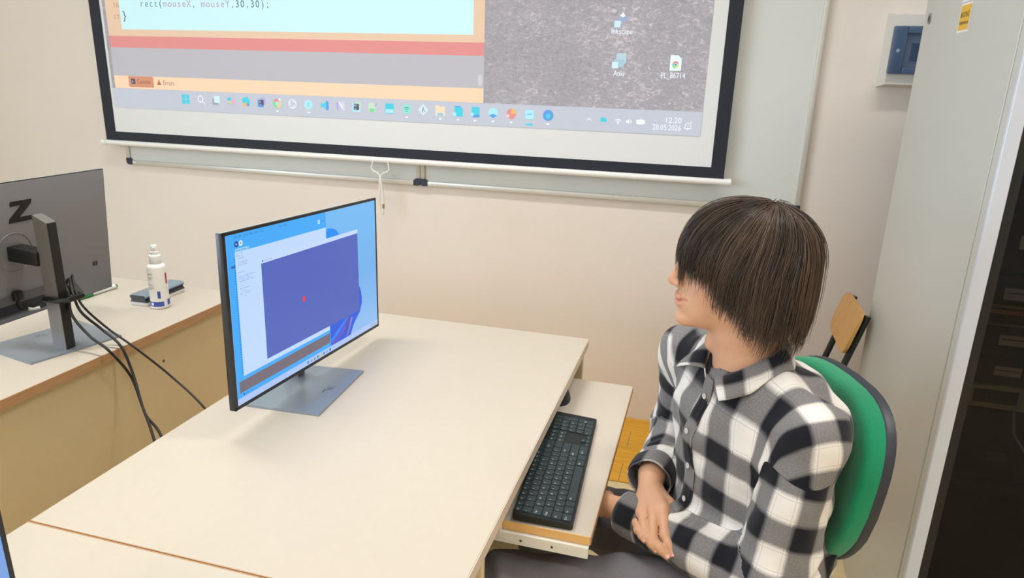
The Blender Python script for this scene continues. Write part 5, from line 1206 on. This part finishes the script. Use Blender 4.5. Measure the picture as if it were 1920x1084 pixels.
# cuffs: open rings around the wrists
M_plaid_c = plaid_mat('checked_cuff_cloth', (2.6, 2.0), 0.088, 0.95)
for A, rr, ext, back in ((ARMS[0], 0.042, 0.020, 0.024), (ARMS[1], 0.043, 0.020, 0.0)):
    S_, E_, W_ = A[:3]; W_ = W_ - (W_-E_)/np.linalg.norm(W_-E_)*back; a = (W_-E_)/np.linalg.norm(W_-E_); b_ = np.cross(a, [0, 0, 1]); b_ /= np.linalg.norm(b_); c_ = np.cross(b_, a)
    rows = []
    for i, (s_, k_) in enumerate(((-0.036, 0.97), (-0.030, 1.03), (-0.010, 1.05), (0.008, 1.04), (ext, 1.0))):
        ring_ = []
        for j in range(40):
            t_ = 2*np.pi*j/40; r_ = rr*k_*(1+0.035*np.sin(3*t_+1+i*0.4)+0.02*np.sin(5*t_)); ring_.append(W_ + a*s_ + b_*(r_*np.cos(t_)*1.04) + c_*(r_*np.sin(t_)*0.94))
        rows.append(ring_)
    strip_mesh('cuff', rows, M_plaid_c, shirt, lambda i, j: (j*0.27, i*0.058), 0.0028, closed=True)
# placket down the front, lying on the cloth
def onto(p, dirn, fn, off):
    p = np.array(p, float)
    for _ in range(60):
        d = fn(p[None])[0]; p = p + dirn*max(min(d, 0.02), -0.02)
        if abs(d) < 1e-4: break
    return p - dirn*off
rows = []
for i in range(40):
    z = 0.955 - i*0.0088; w_ = 0.0145; row_ = []
    for j in range(5):
        l_ = (j/4-0.5)*2*w_ + 0.004*math.sin(i*0.33) + 0.002
        st_ = np.array([0.14, 1.275, z]) + tF*0.30 + tL*l_; row_.append(onto(st_, -tF, f_shirt, 0.0026 + 0.0006*math.sin(i*0.9)))
    rows.append(row_)
rows = np.array(rows); rows[1:-1] = (rows[:-2] + 2*rows[1:-1] + rows[2:])/4
M_plaid_p = plaid_mat('checked_placket_cloth', (1.9, 0.2), 0.088)
strip_mesh('placket', rows, M_plaid_p, shirt, lambda i, j: (0.028 + j*0.028, i*0.34), 0.003)
for i in (4, 12, 20, 28):
    c = rows[i][2] + tF*0.0030 - PB; nb = MB()
    nb.lathe([(0.0, 0.0), (0.0052, 0.0), (0.0056, 0.0010), (0.0050, 0.0020), (0.0036, 0.0014), (0.0, 0.0014)], n=18)
    bo_ = nb.build('button', mat('button_grey', (206, 202, 196), 0.35), shirt, loc=tuple(c), rot=Vector(tF).to_track_quat('Z', 'Y').to_euler())
    hm = MB()
    for x_, y_ in ((0.0012, 0.0012), (-0.0012, -0.0012)): hm.cyl((x_, y_, 0.0013), (x_, y_, 0.0018), 0.0005, n=6)
    hm.build('thread', M_ink, bo_)
# collar: fold line and lower edge, left and right halves meeting at the back
def cr(pts, t):
    pts = np.asarray(pts, float); n = len(pts)-1; x = min(max(t*n, 0), n-1e-6); i = int(x); u = x-i
    p0, p1, p2, p3 = pts[max(i-1, 0)], pts[i], pts[i+1], pts[min(i+2, n)]
    return 0.5*(2*p1 + (p2-p0)*u + (2*p0-5*p1+4*p2-p3)*u*u + (3*p1-p0-3*p2+p3)*u**3)
fold = [(0.066, 0.020, -0.022), (0.050, 0.048, -0.002), (0.008, 0.064, 0.024), (-0.036, 0.052, 0.042), (-0.060, 0.0, 0.048)]
low = [(0.090, 0.074, -0.040), (0.066, 0.088, -0.030), (0.010, 0.094, -0.012), (-0.048, 0.074, 0.004), (-0.078, 0.0, 0.008)]
inn = [(0.062, 0.012, -0.060), (0.048, 0.040, -0.040), (0.010, 0.058, -0.020), (-0.034, 0.048, -0.006), (-0.056, 0.0, 0.0)]
mir = lambda L_: [np.array(p) for p in L_] + [np.array((p[0], -p[1], p[2])) for p in L_[-2::-1]]
cols_ = 44; rws = []
for wI, wF, wL, bul in ((1, 0, 0, 0), (0.5, 0.5, 0, 0.0), (0, 1, 0, 0.0005), (0, 0.92, 0.08, 0.004), (0, 0.7, 0.3, 0.006), (0, 0.4, 0.6, 0.006), (0, 0.15, 0.85, 0.004), (0, 0, 1, 0.002)):
    rw = []
    for j in range(cols_+1):
        t = j/cols_; p = wI*cr(mir(inn), t) + wF*cr(mir(fold), t) + wL*cr(mir(low), t); rad = np.array([p[0], p[1], 0]); rad /= np.linalg.norm(rad)+1e-9
        w = N0 + TB.T @ (p + rad*bul + np.array([0, 0, bul*0.6])); rw.append(w)
    rws.append(rw)
rws = np.array(rws)
for i in range(3, 8):          # keep the leaf of the collar above the cloth
    for j in range(cols_+1):
        d = f_shirt(rws[i, j][None])[0]
        if d < 0.004: rws[i, j] += (TB.T @ np.array([0.35, 0.0, 0.9])) * (0.0045 - d)
M_plaid_k = plaid_mat('checked_collar_cloth', (0.9, 1.4), 0.088)
strip_mesh('collar', rws, M_plaid_k, shirt, lambda i, j: (j*0.44, i*0.10), 0.0026)

# --- trousers and shoes
M_trous = mat('dark_grey_trousers', (122, 120, 126), 0.85, spec=0.15, var=0.06, scale=220, bump=0.15, bscale=900)
n5 = Wob(21, 0.10, 9); n6 = Wob(23, 0.05, 9)
def f_trousers(P):
    d = ell(P, (0.175, 1.297, 0.510), (0.135, 0.185, 0.115), TB)
    for h_, k_, a_ in ((hipL, knL, anL), (hipR, knR, anR)): d = smin(d, chain(P, [h_, k_, a_ + [0, 0, 0.03]], [0.088, 0.068, 0.055], 0.03), 0.04)
    d = d + 0.0045*n5(P*[1, 1.6, 1.6]) + 0.0016*n6(P)
    d = np.maximum(d, 0.075-P[:, 2]); return np.maximum(d, P[:, 2]-0.62)
vT, FT = surface(f_trousers, (-0.39, 0.99, 0.06), (0.34, 1.56, 0.64), 0.0085, 1)
np_mesh('trousers', vT, FT, [M_trous], person, PB)
M_shoe = mat('black_shoe', (30, 30, 34), 0.6); M_sole = mat('white_sole', (205, 202, 196), 0.7)
for a_ in (anL, anR):
    fsh = lambda P, a_=a_: np.maximum(smin(chain(P, [a_ + [0.03, 0, -0.035], a_ + [-0.13, 0, -0.050]], [0.042, 0.036], 0.02), rcone(P, a_, a_ + [0, 0, 0.02], 0.042, 0.045), 0.03), 0.018 - P[:, 2])
    vH, FH = surface(fsh, a_ + [-0.20, -0.08, -0.09], a_ + [0.11, 0.08, 0.06], 0.006, 1)
    sh = np_mesh('shoe', vH, FH, [M_shoe], person, PB)
    MB().prism(rrect(-0.168, 0.074, -0.042, 0.042, 0.040, 6), lambda x, y: (a_[0]+x-PB[0], a_[1]+y-PB[1], 0.001), lambda x, y: (a_[0]+x-PB[0], a_[1]+y-PB[1], 0.022)).build('sole', M_sole, sh)

# --- hair
def hair_mat():
    mt = bpy.data.materials.new('dark_brown_hair'); mt.use_nodes = True; nt = mt.node_tree; b = nt.nodes['Principled BSDF']
    at = nt.nodes.new('ShaderNodeAttribute'); at.attribute_name = 'shade'
    r = nt.nodes.new('ShaderNodeValToRGB'); r.color_ramp.elements[0].color = rgb((28, 23, 22)); r.color_ramp.elements[1].color = rgb((108, 86, 70))
    nt.links.new(at.outputs['Fac'], r.inputs[0]); nt.links.new(r.outputs[0], b.inputs['Base Color'])
    b.inputs['Roughness'].default_value = 0.36; b.inputs['Specular IOR Level'].default_value = 0.5
    return mt
M_hair = hair_mat()
HR = np.random.RandomState(4)
HE = np.array([-0.014, 0.0, 0.0]); HRf, HRl, HRu, HRd = 0.119, 0.099, 0.110, 0.290
pole = np.array([-0.24, 0.08, 0.95]); pole /= np.linalg.norm(pole); e1 = np.cross([0, 1.0, 0], pole); e1 /= np.linalg.norm(e1); e2 = np.cross(pole, e1)
def zend(f):
    return np.interp(f, [-0.14, -0.115, -0.09, -0.05, -0.02, 0.009, 0.043, 0.074, 0.090, 0.115], [-0.070, -0.094, -0.106, -0.104, -0.094, -0.068, -0.034, -0.004, 0.002, 0.002])
def env(phi, t, s):
    d = np.cos(t)[..., None]*pole + np.sin(t)[..., None]*(np.cos(phi)[..., None]*e1 + np.sin(phi)[..., None]*e2)
    e = 2.35; nrm = (np.abs(d)**e).sum(-1)**(1/e); d = d/nrm[..., None]
    R = np.stack([np.full(t.shape, HRf), np.full(t.shape, HRl), np.where(d[..., 2] > 0, HRu, HRd)], -1)
    return HE + d*R*s[..., None]
def hw(p): return HC + p @ HB
def strands(nc, per, s_lo, s_hi, spread, jit, dz, t0r, K=16, rad=0.00062, seed=0, wave=0.006, long_=0.0):
    R = np.random.RandomState(seed); n = nc*per
    ph_c = R.uniform(0, 2*np.pi, nc); s_c = R.uniform(s_lo, s_hi, nc); dz_c = R.normal(0, dz, nc); w_c = R.uniform(0, 6.28, nc); tw = R.normal(0, 0.10, nc)
    ci = np.repeat(np.arange(nc), per)
    dph = R.normal(0, spread, n); ds = R.normal(0, jit, n); dzz = dz_c[ci] + R.normal(0, 0.006, n) - long_*R.rand(n)
    t0 = R.uniform(t0r[0], t0r[1], n); u = np.linspace(0, 1, 90)
    T = t0[:, None] + u[None]*(2.75-t0[:, None])
    PH = ph_c[ci][:, None] + dph[:, None]*(1-0.62*u[None]**1.2) + tw[ci][:, None]*u[None] + wave*6*np.sin(u[None]*7 + w_c[ci][:, None])*u[None]
    Sx = (s_c[ci] + ds)[:, None]*np.ones_like(T) + 0.012*np.sin(u[None]*6 + w_c[ci][:, None]*1.7) - 0.03*np.clip(u[None]*2.2-1.2, 0, 1)
    PH = PH + (0.035+0.03*R.rand(n))[:, None]*wave*60*u[None]**2*np.sin(u[None]*(14+5*R.rand(n))[:, None] + (w_c[ci]+R.normal(0, 0.5, n))[:, None])
    Pt = env(PH, T, Sx)
    ok = Pt[..., 2] > zend(Pt[..., 0]) + dzz[:, None]
    ok[:, 0] = True; last = np.argmin(ok, 1); last[ok.all(1)] = 89; last = np.maximum(last, 6)
    ii = np.linspace(0, 1, K)[None]*last[:, None]; i0 = np.clip(np.floor(ii).astype(int), 0, 88); fr = ii-i0; rr = np.arange(n)[:, None]
    Q = Pt[rr, i0]*(1-fr[..., None]) + Pt[rr, i0+1]*fr[..., None]
    Q = hw(Q); sh = np.repeat((0.08 + 0.75*R.rand(nc))[ci] + R.normal(0, 0.16, n), 1)
    return Q, sh, rad
def tubes(sets, sides=3):
    V = []; F = []; A = []; off = 0
    for Q, sh, rad in sets:
        n, K = Q.shape[:2]; d = np.gradient(Q, axis=1); d /= np.linalg.norm(d, axis=2)[..., None]+1e-9
        up = (Q - HC); up = up - (up*d).sum(2)[..., None]*d; up /= np.linalg.norm(up, axis=2)[..., None]+1e-9; sd = np.cross(d, up)
        r = rad*np.interp(np.linspace(0, 1, K), [0, 0.6, 1], [1.0, 1.0, 0.25])[None, :, None]
        ring_ = [Q + r*(np.cos(a)*up + np.sin(a)*sd*1.25) for a in np.arange(sides)*2*np.pi/sides + np.pi/2]
        v = np.stack(ring_, 2).reshape(-1, 3)
        base = (np.arange(n)[:, None]*K + np.arange(K-1)[None])*sides
        for k in range(sides):
            k2 = (k+1) % sides; F.append(np.stack([base+k, base+k2, base+sides+k2, base+sides+k], -1).reshape(-1, 4) + off)
        V.append(v); A.append(np.repeat(sh, K*sides)); off += len(v)
    return np.concatenate(V), np.concatenate(F), np.concatenate(A)
sets = [strands(340, 22, 0.94, 1.01, 0.10, 0.012, 0.016, (0.02, 0.9), seed=1, wave=0.016),
        strands(220, 14, 0.90, 0.955, 0.11, 0.012, 0.012, (0.3, 1.1), seed=2, rad=0.0007),
        strands(90, 4, 1.0, 1.055, 0.12, 0.012, 0.018, (0.05, 0.8), seed=3, rad=0.0004, wave=0.02, long_=0.012)]
vh, fh, ah = tubes(sets)
# inner cap so that no scalp shows
tg = np.linspace(0.0, 2.6, 70); pg = np.linspace(0, 2*np.pi, 97)[:-1]; PP, TT = np.meshgrid(pg, tg, indexing='ij'); G3 = env(PP, TT, np.full(TT.shape, 0.915))
okc = G3[..., 2] > zend(G3[..., 0]) + 0.006; cv_ = hw(G3).reshape(-1, 3); cf = []
for i in range(96):
    for j in range(69):
        i2 = (i+1) % 96
        if okc[i, j] and okc[i2, j] and okc[i, j+1] and okc[i2, j+1]: cf.append((i*70+j, i*70+j+1, i2*70+j+1, i2*70+j))
cf = np.array(cf)
np_mesh('hair', np.concatenate([vh, cv_]), np.concatenate([fh, cf+len(vh)]), [M_hair], person, PB, attr={'shade': np.clip(np.concatenate([ah, np.full(len(cv_), 0.12)]), 0, 1)})
